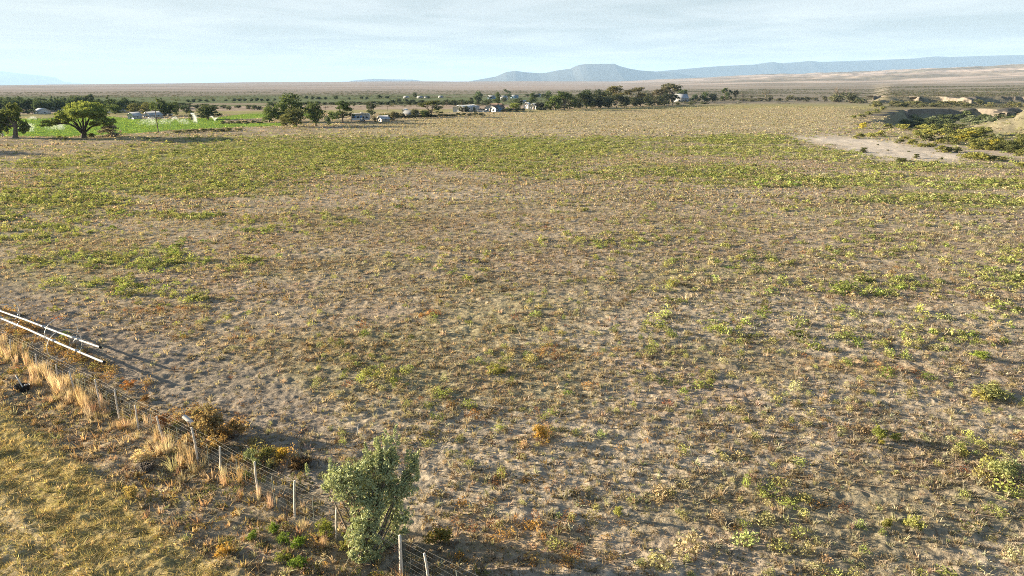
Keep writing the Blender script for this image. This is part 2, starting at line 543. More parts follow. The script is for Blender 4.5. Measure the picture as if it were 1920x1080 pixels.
# ------------------------------------------------------------------ ground sheet
def build_ground():
    rs = [9.0]
    while rs[-1] < 46000:
        r = rs[-1]
        k = .0036 if r < 60 else .0036 + .0064 * min(1, (r - 60) / 110) if r < 6600 else .04
        rs.append(r * (1 + k))
    rs = np.array(rs)
    fine = np.arange(-rad(47), rad(47), .0019)
    coarse = np.linspace(rad(47), 2 * math.pi - rad(47), 90)[1:-1]
    th = np.concatenate([fine, [rad(47)], coarse])
    nr, nt = len(rs), len(th)
    R, T = np.meshgrid(rs, th, indexing="ij")
    x = (R * np.sin(T)).ravel(); y = (R * np.cos(T)).ravel(); r = R.ravel()
    z = gz(x, y)
    Z = zones(x, y)
    z = z + micro(x, y, Z)
    # colours
    soil = np.array((.33, .272, .196))
    C = np.tile(soil, (len(x), 1))

    def lay(col, m):
        nonlocal C
        C = C * (1 - m[:, None]) + np.array(col) * m[:, None]
    tone = fbm(x / 26, y / 16, 91, 4)
    lay((.38, .32, .24), sm(tone, .5, .72) * .75)
    lay((.22, .19, .12), sm(fbm(x / 11, y / 6, 93, 4), .52, .75) * .7)
    lay((.27, .24, .12), sm(fbm(x / 17, y / 9, 95, 4), .48, .72) * .6)
    lay((.30, .20, .15), sm(fbm(x / 7, y / 4, 97, 4), .56, .75) * .3)
    lay((.205, .215, .075), Z["green"] * sm(r, 30, 110) * .9)
    lay((.33, .20, .07), Z["orange"] * .5)
    lay((.38, .325, .215), Z["gold"] * (.75 + .4 * Z["n1"]))
    lay((.28, .27, .11), Z["strip"] * .85)
    lay((.52, .455, .375), np.clip(Z["sand"] * (1.0 + .8 * Z["n1"]), 0, 1))
    lay((.42, .35, .28), np.clip(Z["road"], 0, 1) * .8)
    lay((.29, .235, .105), Z["stub"] * .85)
    lay((.36, .30, .20), Z["stub"] * sm(fbm(across_(x, y) / 1.6, x * 0 + 3.3, 111, 2), .5, .7) * .6)
    lay((.27, .22, .15), Z["fence"] * .75)
    lay((.245, .205, .165), Z["pipe"] * .75)
    lay((.16, .26, .055), Z["lawn"])
    # land beyond the fields: sage flats, then pale clay badlands
    far = sm(Z["v"] * 0 + r, 430, 620)
    fl = fbm(x / 120, y / 75, 101, 5, .6)
    sage = np.array((.235, .205, .16)) * (0.75 + .5 * fl[:, None])
    C = C * (1 - far[:, None]) + sage * far[:, None]
    a = x / np.maximum(y, 1)
    lf = 1 - sm(a, .02, .10)
    lay((.30, .285, .13), sm(r, 325, 345) * (1 - sm(r, 372, 384)) * lf * .7)
    lay((.345, .275, .215), sm(r, 376, 388) * (1 - sm(r, 455, 475)) * lf * .85)
    lay((.125, .16, .075), sm(r, 455, 480) * (1 - sm(r, 840, 1150)) * (1 - sm(a, .02, .2)) * .85 * sm(fbm(x / 200, y / 60, 103, 3), .22, .5))
    pale = sm(r, 1300, 2800) * (.55 + .45 * sm(a, -.2, .3))
    lay((.46, .375, .315), pale * sm(fbm(x / 700, y / 260, 105, 5, .6), .36, .6))
    lay((.37, .31, .275), sm(r, 1000, 1900) * (1 - sm(a, .1, .4)) * .7)
    lay((.20, .18, .15), sm(r, 900, 1500) * sm(fbm(x / 420, y / 160, 107, 4, .6), .55, .68) * .6)
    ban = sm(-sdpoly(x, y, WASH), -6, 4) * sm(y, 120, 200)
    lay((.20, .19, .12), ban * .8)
    q = ((x - MOUND[0]) / 16) ** 2 + ((y - MOUND[1]) / 18) ** 2
    lay((.155, .14, .115), np.exp(-q * 1.2) ** .5 * sm(-q, -1.6, -.9))
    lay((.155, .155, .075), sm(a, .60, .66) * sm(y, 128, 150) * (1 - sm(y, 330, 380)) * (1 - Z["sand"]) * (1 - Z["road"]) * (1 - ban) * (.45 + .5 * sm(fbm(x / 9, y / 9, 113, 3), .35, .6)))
    lay((.185, .17, .095), sm(a, .42, .5) * sm(y, 240, 330) * (1 - sm(r, 520, 760)) * (1 - ban) * .7 * (1 - Z["gold"]) * (1 - Z["strip"]))
    V = np.stack([x, y, z], 1)
    i = np.arange(nr - 1)[:, None] * nt; j = np.arange(nt)[None]; j2 = (j + 1) % nt
    F = np.stack([i + j, i + nt + j, i + nt + j2, i + j2], -1).reshape(-1, 4)[:, ::-1]
    # close the middle under the camera
    c = len(V)
    V = np.concatenate([V, [(0, 0, 0)]]); C = np.concatenate([C, [soil]])
    k = np.arange(nt)
    quad_mid = np.stack([np.full(nt // 2, c), k[0:2 * (nt // 2):2], (k[0:2 * (nt // 2):2] + 1) % nt, (k[0:2 * (nt // 2):2] + 2) % nt], 1)[:, [0, 3, 2, 1]]
    F = np.concatenate([F, quad_mid])
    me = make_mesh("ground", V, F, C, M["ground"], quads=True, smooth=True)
    tag(link("ground", me), kind="structure")


build_ground()


# ------------------------------------------------------------------ far land
def far_land(name, dist, prof, depth, col, seed, foot=-8.0, rough=.05):
    """a range of hills: crest line prof = [(u, v)...] at the given distance, with front slope, top and back slope"""
    us = np.linspace(prof[0][0], prof[-1][0], 420)
    vs = np.interp(us, [p[0] for p in prof], [p[1] for p in prof])
    xs = (us - 960) / FOC * dist
    hs = H + (160 - vs) / FOC * dist
    hs = np.maximum(hs, 5)
    t = np.array([-1, -.8, -.62, -.48, -.36, -.26, -.17, -.1, -.04, 0, .3, .7, 1.0])
    k = np.array([0, .12, .24, .36, .48, .6, .74, .88, .97, 1, .99, .8, 0])
    X = np.repeat(xs[None], len(t), 0)
    Y = dist + t[:, None] * depth * (0.25 + .75 * (hs / hs.max()))[None]
    gul = np.abs(fbm(X / (depth * .22), Y / (depth * .5), seed, 5, .6) - .5) * 2
    Zz = foot + (hs - foot)[None] * k[:, None]
    w = (k * (1 - k))[:, None] * 4
    Zz = Zz - gul * w * rough * (hs - foot)[None]
    Y = Y - (gul - .3) * w * depth * .035
    V = np.stack([X, Y, Zz], -1).reshape(-1, 3)
    n, m = X.shape
    i = np.arange(n - 1)[:, None] * m + np.arange(m - 1)[None]
    F = np.stack([i, i + 1, i + m + 1, i + m], -1).reshape(-1, 4)
    c = np.array(col)[None] * (.93 + .14 * fbm(V[:, 0] / 900, V[:, 2] / 60 + V[:, 1] / 4000, seed + 3, 4))[:, None]
    tag(link(name, make_mesh(name, V, F, c, M["rock"], quads=True, smooth=True)), kind="structure")


far_land("mesa_hill", 14000, [(860, 157), (900, 150), (930, 145), (950, 137), (966, 135), (985, 137.5), (1010, 139), (1022, 138), (1040, 134.5), (1066, 131), (1078, 125.5), (1090, 123.4),
                             (1142, 123), (1152, 127), (1168, 131), (1190, 134.5), (1225, 136.5), (1250, 138), (1300, 146), (1360, 157)], 2600, (.085, .085, .075), 201)
far_land("plateau_rim", 15800, [(1120, 152), (1180, 140), (1230, 135), (1290, 130), (1330, 127), (1400, 124), (1412, 121.5), (1424, 120), (1440, 122), (1480, 119.5), (1490, 118), (1510, 120), (1600, 117), (1690, 113.5),
                               (1712, 110.5), (1740, 111.5), (1800, 109.5), (1920, 107), (2100, 104), (2500, 106)], 2200, (.06, .065, .065), 211)
far_land("mountain", 31000, [(-300, 157), (-160, 148), (-40, 141), (0, 138), (14, 134.5), (28, 138.5), (45, 142), (62, 140), (78, 141), (95, 146), (120, 152), (170, 156), (230, 159)], 4200, (.12, .12, .11), 221)
far_land("low_butte", 17500, [(650, 158), (672, 152), (700, 149.5), (712, 148.5), (740, 149.5), (780, 150), (794, 152), (820, 158)], 2200, (.1, .1, .09), 231)


# ------------------------------------------------------------------ clay banks of the wash
def bank(line, z0, z1, seed, name="clay_bank"):
    """eroded vertical bank following a plan line, thick enough to run back into the ground"""
    pts = np.array(line, float)
    seg = np.r_[0, np.cumsum(np.hypot(*np.diff(pts, axis=0).T))]
    s = np.arange(0, seg[-1], .7)
    x = np.interp(s, seg, pts[:, 0]); y = np.interp(s, seg, pts[:, 1])
    nx, ny = np.gradient(y), -np.gradient(x)           # towards the viewer's side
    l = np.hypot(nx, ny); nx, ny = nx / l, ny / l
    t = np.array([0, .12, .3, .5, .7, .88, .97, 1, 1])
    off = np.array([3.2, 1.7, .9, .6, .4, .25, .1, -.25, -6.0])
    fl = np.abs(fbm(s / 3.1, s * 0, seed, 4, .6) - .5) * 2
    topv = 1 - .35 * sm(fbm(s / 14, s * 0, seed + 5, 3), .45, .75)
    X, Y, Zz = [], [], []
    for a, o in zip(t, off):
        d = o + (fl * 2.6 - .8) * (0 if o < -1 else 1) + (fbm(s / 1.4, s * 0 + a * 6, seed + 9, 2) - .5) * .8 * (o > -.5)
        X.append(x + nx * d); Y.append(y + ny * d); Zz.append(z0 + (z1 - z0) * a * topv + (0 if o > -1 else -.3))
    X, Y, Zz = map(np.array, (X, Y, Zz))
    V = np.stack([X, Y, Zz], -1).reshape(-1, 3)
    n, m = X.shape
    i = np.arange(n - 1)[:, None] * m + np.arange(m - 1)[None]
    F = np.stack([i, i + 1, i + m + 1, i + m], -1).reshape(-1, 4)
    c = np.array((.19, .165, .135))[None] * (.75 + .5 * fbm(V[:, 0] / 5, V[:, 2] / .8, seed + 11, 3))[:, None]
    tag(link(name, make_mesh(name, V, F, c, M["clay"], quads=True)), kind="structure")


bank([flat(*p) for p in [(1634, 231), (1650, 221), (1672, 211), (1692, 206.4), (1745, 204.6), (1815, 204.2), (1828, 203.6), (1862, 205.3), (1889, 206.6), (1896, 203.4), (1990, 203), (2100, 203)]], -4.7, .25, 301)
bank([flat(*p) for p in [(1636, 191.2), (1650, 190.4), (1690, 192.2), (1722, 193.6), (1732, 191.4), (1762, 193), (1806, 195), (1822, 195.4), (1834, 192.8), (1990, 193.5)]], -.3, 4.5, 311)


# ------------------------------------------------------------------ haze over the valley
hb = MB().box(-46000, 46000, -2500, 47500, -9, 760)
hz, hnt, hout = nmat("valley_haze")
pv = hnt.nodes.new("ShaderNodeVolumePrincipled")
pv.inputs["Color"].default_value = (.43, .65, .94, 1)
pv.inputs["Density"].default_value = 5.0e-5
pv.inputs["Density Attribute"].default_value = ""
pv.inputs["Anisotropy"].default_value = 0.0
hnt.links.new(pv.outputs[0], hout.inputs["Volume"])
try:
    hz.cycles.homogeneous_volume = True
except Exception:
    pass
tag(hb.build("haze", hz), kind="stuff")


# ------------------------------------------------------------------ ground cover
def t_grass(n, lean=.55, w=.05, two=True, up=.55):
    """tussock of n bent blades, about one unit tall"""
    V, F = [], []
    for k in range(n):
        a = U(0, 6.283); r0 = abs(rng.normal(0, .16)); h = U(up, 1.05); l = abs(rng.normal(0, lean))
        b = np.array((math.cos(a) * r0, math.sin(a) * r0, 0)); d = np.array((math.cos(a), math.sin(a), 0))
        c = U(0, 6.283); s = np.array((math.cos(c), math.sin(c), 0)) * w * U(.6, 1.3)
        m = b + d * l * .38 * h + (0, 0, h * .62); t = b + d * l * h + (0, 0, h * (1 - .18 * min(l, 1.5)))
        i = len(V)
        if two:
            V += [b - s, b + s, m + s * .7, m - s * .7, t]
            F += [(i, i + 1, i + 2), (i, i + 2, i + 3), (i + 3, i + 2, i + 4)]
        else:
            V += [b - s, b + s, t]
            F += [(i, i + 1, i + 2)]
    V = np.array(V); return V, np.array(F), np.repeat(U(.75, 1.25, (len(V) // (5 if two else 3))), 5 if two else 3)


def t_weed(n, size=.14, flatn=.75, stems=5):
    """bushy broad-leaved weed: leaves spread through a dome"""
    p = rng.normal(size=(n, 3)); p /= np.linalg.norm(p, axis=1)[:, None]
    p = p * (U(.12, 1, n) ** .45)[:, None]
    lob = 1 + .35 * np.sin(np.arctan2(p[:, 1], p[:, 0]) * rng.integers(2, 5) + U(0, 6)); p[:, :2] *= .55 * lob[:, None]
    p[:, 2] = np.abs(p[:, 2]) * flatn + .08
    m = MB().leaves(p, size, np.repeat(U(.72, 1.28, n)[:, None], 3, 1), 1.7, .5)
    V = np.concatenate(m.V); F = np.concatenate(m.F); c = np.concatenate(m.C)[:, 0]
    return V, F, c


def scatter(name, x, y, h, wd_, col, temps, mat, lift=-.02, lean=None):
    """plants at x, y of height h and width wd_, merged into one object"""
    n = len(x)
    z = gz(x, y) + micro(x, y, zones(x, y)) + lift
    which = rng.integers(0, len(temps), n)
    Vs, Fs, Cs, off = [], [], [], 0
    for k, (tv, tf, tcx) in enumerate(temps):
        i = np.nonzero(which == k)[0]
        if not len(i): continue
        a = U(0, 6.283, len(i)); ca, sa = np.cos(a)[:, None], np.sin(a)[:, None]
        w = wd_[i][:, None]; hh = h[i][:, None]
        vx = (tv[None, :, 0] * ca - tv[None, :, 1] * sa) * w
        vy = (tv[None, :, 0] * sa + tv[None, :, 1] * ca) * w
        vz = tv[None, :, 2] * hh
        V = np.stack([vx + x[i][:, None], vy + y[i][:, None], vz + z[i][:, None]], -1)
        F = tf[None] + (np.arange(len(i)) * len(tv))[:, None, None] + off
        C = col[i][:, None, :] * tcx[None, :, None]
        Vs.append(V.reshape(-1, 3)); Fs.append(F.reshape(-1, 3)); Cs.append(C.reshape(-1, 3)); off += len(i) * len(tv)
    return link(name, make_mesh(name, np.concatenate(Vs), np.concatenate(Fs), np.concatenate(Cs), mat))


def sow(dens, r0, r1, half=rad(46)):
    """random points in the wedge between two distances, dens per square metre"""
    n = int(dens * half * (r1 * r1 - r0 * r0))
    r = np.sqrt(U(r0 * r0, r1 * r1, n)); a = U(-half, half, n)
    x, y = r * np.sin(a), r * np.cos(a)
    k = y > 11
    return x[k], y[k]


def mixcol(n, cols, wts, jit=.16):
    c = np.array(cols)[rng.choice(len(cols), n, p=np.array(wts) / sum(wts))]
    return c * (1 + rng.normal(0, jit, (n, 1))) * (1 + rng.normal(0, .05, (n, 3)))


TUS = [t_grass(14) for _ in range(8)]
TUS_M = [t_grass(7, w=.10, two=False) for _ in range(8)]
TUS_F = [t_grass(4, w=.17, two=False) for _ in range(8)]
TALL = [t_grass(44, .40, .012) for _ in range(6)]
STUBT = [t_grass(8, 1.1, .055, two=False, up=.4) for _ in range(8)]
MAT = [t_grass(9, 1.5, .10, two=False, up=.3) for _ in range(8)]
WEED = [t_weed(150, .08) for _ in range(8)]
WEED_N = [t_weed(70, .085) for _ in range(8)]
WEED_M = [t_weed(52, .13) for _ in range(8)]
WEED_F = [t_weed(22, .18) for _ in range(8)]
STRAW = [(.45, .40, .29), (.38, .33, .235), (.30, .26, .18), (.33, .325, .195), (.24, .205, .145)]
GRN = [(.315, .34, .105), (.375, .385, .145), (.235, .275, .08), (.41, .38, .20), (.16, .185, .065)]
cnt = {}


def put(name, x, y, keep, hrange, wrange, cols, wts, temps, mat, jit=.16):
    k = U(0, 1, len(x)) < keep
    x, y = x[k], y[k]
    n = len(x)
    cnt[name] = cnt.get(name, 0) + n
    big = np.exp(rng.normal(0, .28, n))
    o = scatter(name, x, y, U(*hrange, n) * big, U(*wrange, n) * big, mixcol(n, cols, wts, jit), temps, mat)
    return tag(o, kind="stuff")


# short dry grass of the main field
for dens, r0, r1, T, hh, ww in ((19, 13, 34, TUS, (.08, .19), (.12, .27)), (10, 34, 75, TUS_M, (.08, .20), (.15, .32)), (4, 75, 170, TUS_F, (.11, .23), (.24, .46)), (.75, 170, 330, TUS_F, (.2, .4), (.5, .9))):
    x, y = sow(dens, r0, r1)
    Z = zones(x, y)
    pat = (.28 + .95 * sm(fbm(x / 3.4, y / 2.6, 121, 4), .36, .66)) * (.45 + .8 * sm(fbm(x / 15, y / 6.5, 123, 3), .34, .62))
    keep = pat * (1 - .96 * Z["sand"]) * (1 - Z["lawn"]) * (1 - Z["stub"]) * (1 - .85 * Z["road"]) * (1 - .55 * Z["pipe"]) * (1 - Z["gold"]) * (1 - .5 * Z["green"])
    put("dry_grass", x, y, keep, hh, ww, STRAW, (3, 3, 2, 2.2, 1.4), T, M["grass"])
# flat matted stubble between the tussocks
for dens, r0, r1 in ((34, 13, 32), (15, 32, 70), (6, 70, 130)):
    x, y = sow(dens, r0, r1)
    Z = zones(x, y)
    keep = (.25 + .7 * sm(fbm(x / 7, y / 3, 127, 4), .4, .6)) * (1 - Z["sand"]) * (1 - Z["stub"]) * (1 - .5 * Z["pipe"])
    k_ = 1 if r1 < 40 else 1.25 if r1 < 80 else 1.6
    put("grass_stubble", x, y, keep, (.07 * k_, .15 * k_), (.10 * k_, .24 * k_), [(.42, .35, .25), (.33, .265, .18), (.235, .185, .12), (.20, .17, .09)], (3, 3, 2, 1.2), MAT if r1 < 80 else TUS_F, M["grass"])
# green and yellow-green weeds
for dens, r0, r1, T, hh, ww in ((5.5, 13, 34, WEED, (.18, .40), (.22, .50)), (5.0, 34, 75, WEED_M, (.20, .44), (.28, .62)), (4.6, 75, 150, WEED_F, (.20, .42), (.34, .72)), (2.0, 150, 260, WEED_F, (.24, .42), (.5, 1.0))):
    x, y = sow(dens, r0, r1)
    Z = zones(x, y)
    clump = sm(fbm(x / 2.1, y / 1.6, 131, 4), .47, .60)
    wide = (.13 * clump ** 2 + .010) * (.6 + 1.3 * sm(Z["u"], 900, 1900))
    keep = (np.clip(Z["green"] * (.32 + 1.1 * clump) * 1.3, 0, 1) + wide) * (1 - Z["sand"]) * (1 - Z["lawn"]) * (1 - Z["gold"]) * (1 - .85 * Z["pipe"]) * (1 - Z["stub"]) * (1 - Z["fence"])
    put("green_weeds", x, y, keep, hh, ww, GRN, (3, 3, 2, 1.6, 1), T, M["leaf"])
# larger pale tussocks and dry weeds, thicker to the right
for dens, r0, r1, T in ((1.8, 13, 40, WEED), (1.2, 40, 95, WEED_M)):
    x, y = sow(dens, r0, r1)
    Z = zones(x, y)
    keep = sm(fbm(x / 4, y / 2.6, 137, 4), .40, .62) * (.25 + .75 * sm(Z["u"], 500, 1700)) * (1 - Z["stub"]) * (1 - Z["fence"]) * (1 - .85 * Z["pipe"]) * (1 - Z["sand"])
    put("pale_weeds", x, y, keep, (.15, .34), (.22, .48), [(.44, .40, .20), (.40, .35, .20), (.36, .36, .14), (.42, .31, .18), (.30, .29, .13)], (3, 2, 2.4, 1, 1.5), T, M["leaf"])
# orange and rust-red weeds
x, y = sow(13, 13, 75)
Z = zones(x, y)
clump = sm(fbm(x / 1.6, y / 1.2, 141, 4), .5, .66)
put("rusty_weeds", x, y, (np.clip(Z["orange"] * (.2 + clump), 0, 1) * .8 + .018 * clump) * (1 - Z["stub"]), (.12, .26), (.2, .42), [(.46, .27, .09), (.38, .18, .08), (.28, .13, .07), (.46, .32, .13)], (3, 2, 1.4, 2), WEED_N, M["leaf"])
# dark red-brown low weeds
x, y = sow(7, 13, 50)
Z = zones(x, y)
clump = sm(fbm(x / 1.9, y / 1.3, 151, 4), .58, .68)
put("brown_weeds", x, y, clump * (.25 + .45 * sm(Z["v"], 700, 950)) * (1 - Z["stub"]) * (1 - .7 * Z["pipe"]), (.10, .22), (.2, .42), [(.17, .10, .055), (.20, .13, .05), (.14, .13, .05)], (2, 2, 2), WEED_N, M["leaf"])
# cut stubble field beyond the fence, bottom left
x, y = sow(190, 12.5, 34, rad(47))
Z = zones(x, y)
put("hay_stubble", x, y, Z["stub"] * (.45 + .55 * sm(fbm(x / 1.3, y / 1.3, 157, 3), .35, .6)), (.06, .15), (.11, .22), [(.54, .46, .22), (.42, .36, .17), (.30, .29, .11), (.52, .43, .25), (.32, .29, .12)], (3, 2.4, 1.6, 2.4, 1.6), STUBT, M["grass"])
# weeds and tall golden grass along the fence
x, y = sow(22, 13, 46, rad(47))
Z = zones(x, y)
u_, v_ = Z["u"], Z["v"]
lined = np.abs(v_ - (652 + .562 * u_) - 12)
gold = np.exp(-(lined / 20) ** 2) * sm(fbm(x / 2.2, y / 2.2, 161, 3), .26, .46) * (1 - .8 * sm(u_, 330, 430))
put("tall_dry_grass", x, y, np.clip(gold * 1.1, 0, 1), (.28, .62), (.22, .42), [(.58, .48, .33), (.50, .39, .25), (.62, .54, .40), (.42, .31, .18)], (3, 3, 2, 1.5), TALL, M["grass"])
put("fence_weeds", x, y, Z["fence"] * sm(fbm(x / 1.5, y / 1.5, 163, 3), .42, .62) * .4, (.10, .26), (.16, .34), [(.42, .30, .12), (.24, .25, .07), (.46, .27, .08), (.16, .17, .06), (.36, .27, .20)], (3, 2.6, 1.6, 2, 2), WEED_N, M["leaf"])
put("fence_grass", x, y, Z["fence"] * .45, (.12, .26), (.14, .30), [(.44, .33, .20), (.34, .24, .14), (.26, .23, .09), (.20, .15, .10)], (3, 3, 2, 2), TUS_M, M["grass"])
# orange weeds in the ditch next to the pipes
dl = np.abs(v_ - (598 + .50 * u_) - 0)
dit = np.exp(-(dl / 14) ** 2) * (u_ < 560) * sm(fbm(x / 1.8, y / 1.8, 167, 3), .42, .58)
put("ditch_weeds", x, y, np.clip(dit, 0, 1) * .9, (.22, .5), (.28, .5), [(.45, .30, .12), (.38, .24, .11), (.32, .27, .11), (.24, .15, .08)], (3, 2, 2, 1), WEED_N, M["leaf"])
# standing straw in the far golden field
x, y = sow(1.7, 165, 470, rad(40))
Z = zones(x, y)
put("straw_field", x, y, np.maximum(Z["gold"] * (.45 + .5 * sm(fbm(x / 14, y / 9, 173, 4), .35, .6)), .4 * Z["strip"]), (.18, .34), (.42, .8), [(.37, .34, .235), (.33, .295, .195), (.27, .26, .15)], (3, 3, 2), TUS_F, M["grass"])
# dense crop in the irrigated field
x, y = sow(1.2, 150, 330, rad(46))
Z = zones(x, y)
put("green_crop", x, y, Z["lawn"] * .9, (.12, .22), (.6, 1.1), [(.26, .37, .075), (.30, .41, .10)], (1, 1), TUS_F, M["leaf"])
# sage and greasewood dotted over the flats
x, y = sow(.055, 420, 1500, rad(44))
aa = x / np.maximum(y, 1); rr = np.hypot(x, y)
Z = zones(x, y)
keep = sm(fbm(x / 90, y / 60, 171, 4), .38, .62) * (.3 + .7 * sm(aa, .0, .3)) * (1 - Z["gold"]) * (1 - Z["strip"])
put("sagebrush", x, y, keep, (.5, 1.1), (1.3, 3.0), [(.12, .125, .07), (.15, .14, .09), (.10, .11, .05)], (2, 2, 1), WEED_F, M["leaf"])
print(cnt)


# ------------------------------------------------------------------ trees
def unit(v):
    v = np.asarray(v, float); return v / (np.linalg.norm(v) + 1e-9)


def limb(mb, p0, p1, r0, r1, bow=.08, col=(1, 1, 1), n=5, sides=6):
    p0, p1 = np.array(p0, float), np.array(p1, float)
    L = np.linalg.norm(p1 - p0)
    off = rng.normal(size=3) * L * bow
    t = np.linspace(0, 1, n)[:, None]
    pts = p0 + (p1 - p0) * t + np.sin(t * math.pi) * off
    mb.tube(pts, np.linspace(r0, r1, n), sides, col)
    return pts


def crown_pts(lobes, n, clump=.18, per=22, shell=.55):
    """leaf positions gathered in clumps spread through ellipsoid lobes; returns positions and a tone per leaf"""
    vol = np.array([l[3] * l[4] * l[5] for l in lobes]) ** .75
    vol /= vol.sum()
    P, T = [], []
    for l, w in zip(lobes, vol):
        nc = max(2, int(n * w / per))
        d = rng.normal(size=(nc, 3)); d /= np.linalg.norm(d, axis=1)[:, None]
        rr = (U(shell ** 3, 1, nc) ** (1 / 3))[:, None]
        c = np.array(l[:3]) + d * rr * np.array(l[3:6])
        q = c[:, None] + rng.normal(size=(nc, per, 3)) * clump * np.array(l[3:6]) * np.array((1, 1, .75))
        P.append(q.reshape(-1, 3))
        T.append(np.repeat(U(.72, 1.28, nc), per) * U(.85, 1.15, nc * per))
    return np.concatenate(P), np.concatenate(T)


def tint(T, c=(1, 1, 1), warm=.12):
    """leaf colours around c; the lighter leaves are yellower"""
    c = np.array(c)[None] * T[:, None]
    c[:, 0] *= 1 + warm * (T - 1) * 2
    return c


def proto_tree(kind):
    """unit-height tree meshes: (trunk mesh, crown mesh or None, width)"""
    tm, cm = MB(), MB()
    if kind == "round":
        base = np.array((0, 0, 0)); fork = np.array((U(-.03, .03), U(-.03, .03), .2))
        limb(tm, base, fork, .035, .026, .03)
        lobes = [(0, 0, .55, .30, .30, .40)]
        for k in range(9):
            a = U(0, 6.28); r = U(.12, .34); z = U(.14, .84)
            s_ = U(.11, .19)
            lobes.append((math.cos(a) * r * (1.2 - .5 * z), math.sin(a) * r * (1.2 - .5 * z), z, s_, s_, s_ * .85))
            limb(tm, fork, lobes[-1][:3], .016, .005, .06, n=4, sides=4)
        P, T = crown_pts(lobes, 2300, .2)
        P[:, 2] = np.clip(P[:, 2], .06, None)
        cm.leaves(P, .042, tint(T))
        w = 1.0
    elif kind == "loose":
        fork = np.array((U(-.05, .05), U(-.05, .05), .24))
        limb(tm, (0, 0, 0), fork, .032, .024, .04)
        lobes = []
        for k in range(14):
            a = k * 2.4 + U(-.4, .4); z = U(.24, .94); r = U(.1, .40) * (1.25 - .6 * z)
            s_ = U(.085, .15)
            p = (math.cos(a) * r, math.sin(a) * r, z)
            limb(tm, fork, p, .017, .004, .08, n=4, sides=4)
            lobes.append((*p, s_ * 1.2, s_ * 1.2, s_ * .8))
        P, T = crown_pts(lobes, 2100, .27, 18, .3)
        cm.leaves(P, .036, tint(T))
        w = .95
    elif kind == "poplar":
        limb(tm, (0, 0, 0), (0, 0, .85), .022, .006, .01)
        lobes = [(U(-.02, .02), U(-.02, .02), z, .105 * s_, .105 * s_, .12) for z, s_ in ((.2, .85), (.34, 1.1), (.5, 1.1), (.66, .9), (.8, .65), (.92, .35))]
        P, T = crown_pts(lobes, 1000, .28)
        P[:, 2] = np.clip(P[:, 2], .05, None)
        cm.leaves(P, .032, tint(T))
        w = .26
    elif kind == "conifer":
        limb(tm, (0, 0, 0), (0, 0, .96), .024, .004, .005)
        lobes = [(0, 0, z, .30 * (1 - z) + .03, .30 * (1 - z) + .03, .07) for z in np.linspace(.12, .95, 9)]
        P, T = crown_pts(lobes, 1100, .25)
        cm.leaves(P, .036, tint(T))
        w = .6
    elif kind == "bare":
        def grow(p, d, L, r, lev):
            q = p + d * L
            limb(tm, p, q, r, r * .6, .05, n=3, sides=4 if lev > 1 else 3)
            if lev == 0: return
            for k in range(3):
                nd = unit(d + rng.normal(size=3) * .42 + (0, 0, .12))
                grow(p + d * L * U(.45, 1), nd, L * U(.55, .8), r * .55, lev - 1)
        for k in range(3):
            grow(np.array((U(-.06, .06), U(-.06, .06), 0)), unit((U(-.3, .3), U(-.3, .3), 1)), .36, .016, 3)
        P, T = crown_pts([(U(-.2, .2), U(-.2, .2), z, .13, .13, .10) for z in (.14, .2, .28, .4)], 240, .4, 12, .2)
        cm.leaves(P, .03, tint(T))
        w = .8
    elif kind == "bush":
        lobes = []
        for k in range(9):
            a = U(0, 6.28); r = U(0, .5)
            s_ = U(.2, .34)
            p = (math.cos(a) * r, math.sin(a) * r, U(.25, .72) * (1.1 - .5 * r))
            lobes.append((*p, s_, s_, s_ * .85))
            limb(tm, (p[0] * .15, p[1] * .15, 0), p, .022, .008, .08, n=3, sides=4)
        P, T = crown_pts(lobes, 1200, .24)
        P[:, 2] = np.clip(P[:, 2], .02, None)
        cm.leaves(P, .068, tint(T), 1.8)
        w = 1.5
    elif kind == "weed":
        lobes = []
        for k in range(8):
            a = U(0, 6.28); r = U(0, .5)
            s_ = U(.15, .26)
            p = (math.cos(a) * r, math.sin(a) * r, U(.3, .8) * (1.1 - .5 * r))
            lobes.append((*p, s_, s_, s_))
            for q in range(3):
                limb(tm, (p[0] * .2, p[1] * .2, 0), np.array(p) + rng.normal(size=3) * .09, .010, .005, .06, n=3, sides=3)
        P, T = crown_pts(lobes, 900, .34, 20, .3)
        P[:, 2] = np.clip(P[:, 2], .02, None)
        cm.leaves(P, .052, tint(T), 2.4, .8)
        w = 1.3
    return (tm.mesh(kind + "_stems", M["bark"], color=False), cm.mesh(kind + "_foliage", M["leaf"]), w)


PROTO = {}
for kind, nvar in (("round", 4), ("loose", 4), ("poplar", 2), ("conifer", 1), ("bare", 3), ("bush", 5), ("weed", 4)):
    PROTO[kind] = [proto_tree(kind) for _ in range(nvar)]
NOUN = {"round": "tree", "loose": "tree", "poplar": "poplar_tree", "conifer": "conifer_tree", "bare": "bare_tree", "bush": "shrub", "weed": "weed"}
STEM = {"bush": "stems", "weed": "stems"}
LEAFN = {"bush": "foliage", "weed": "foliage"}


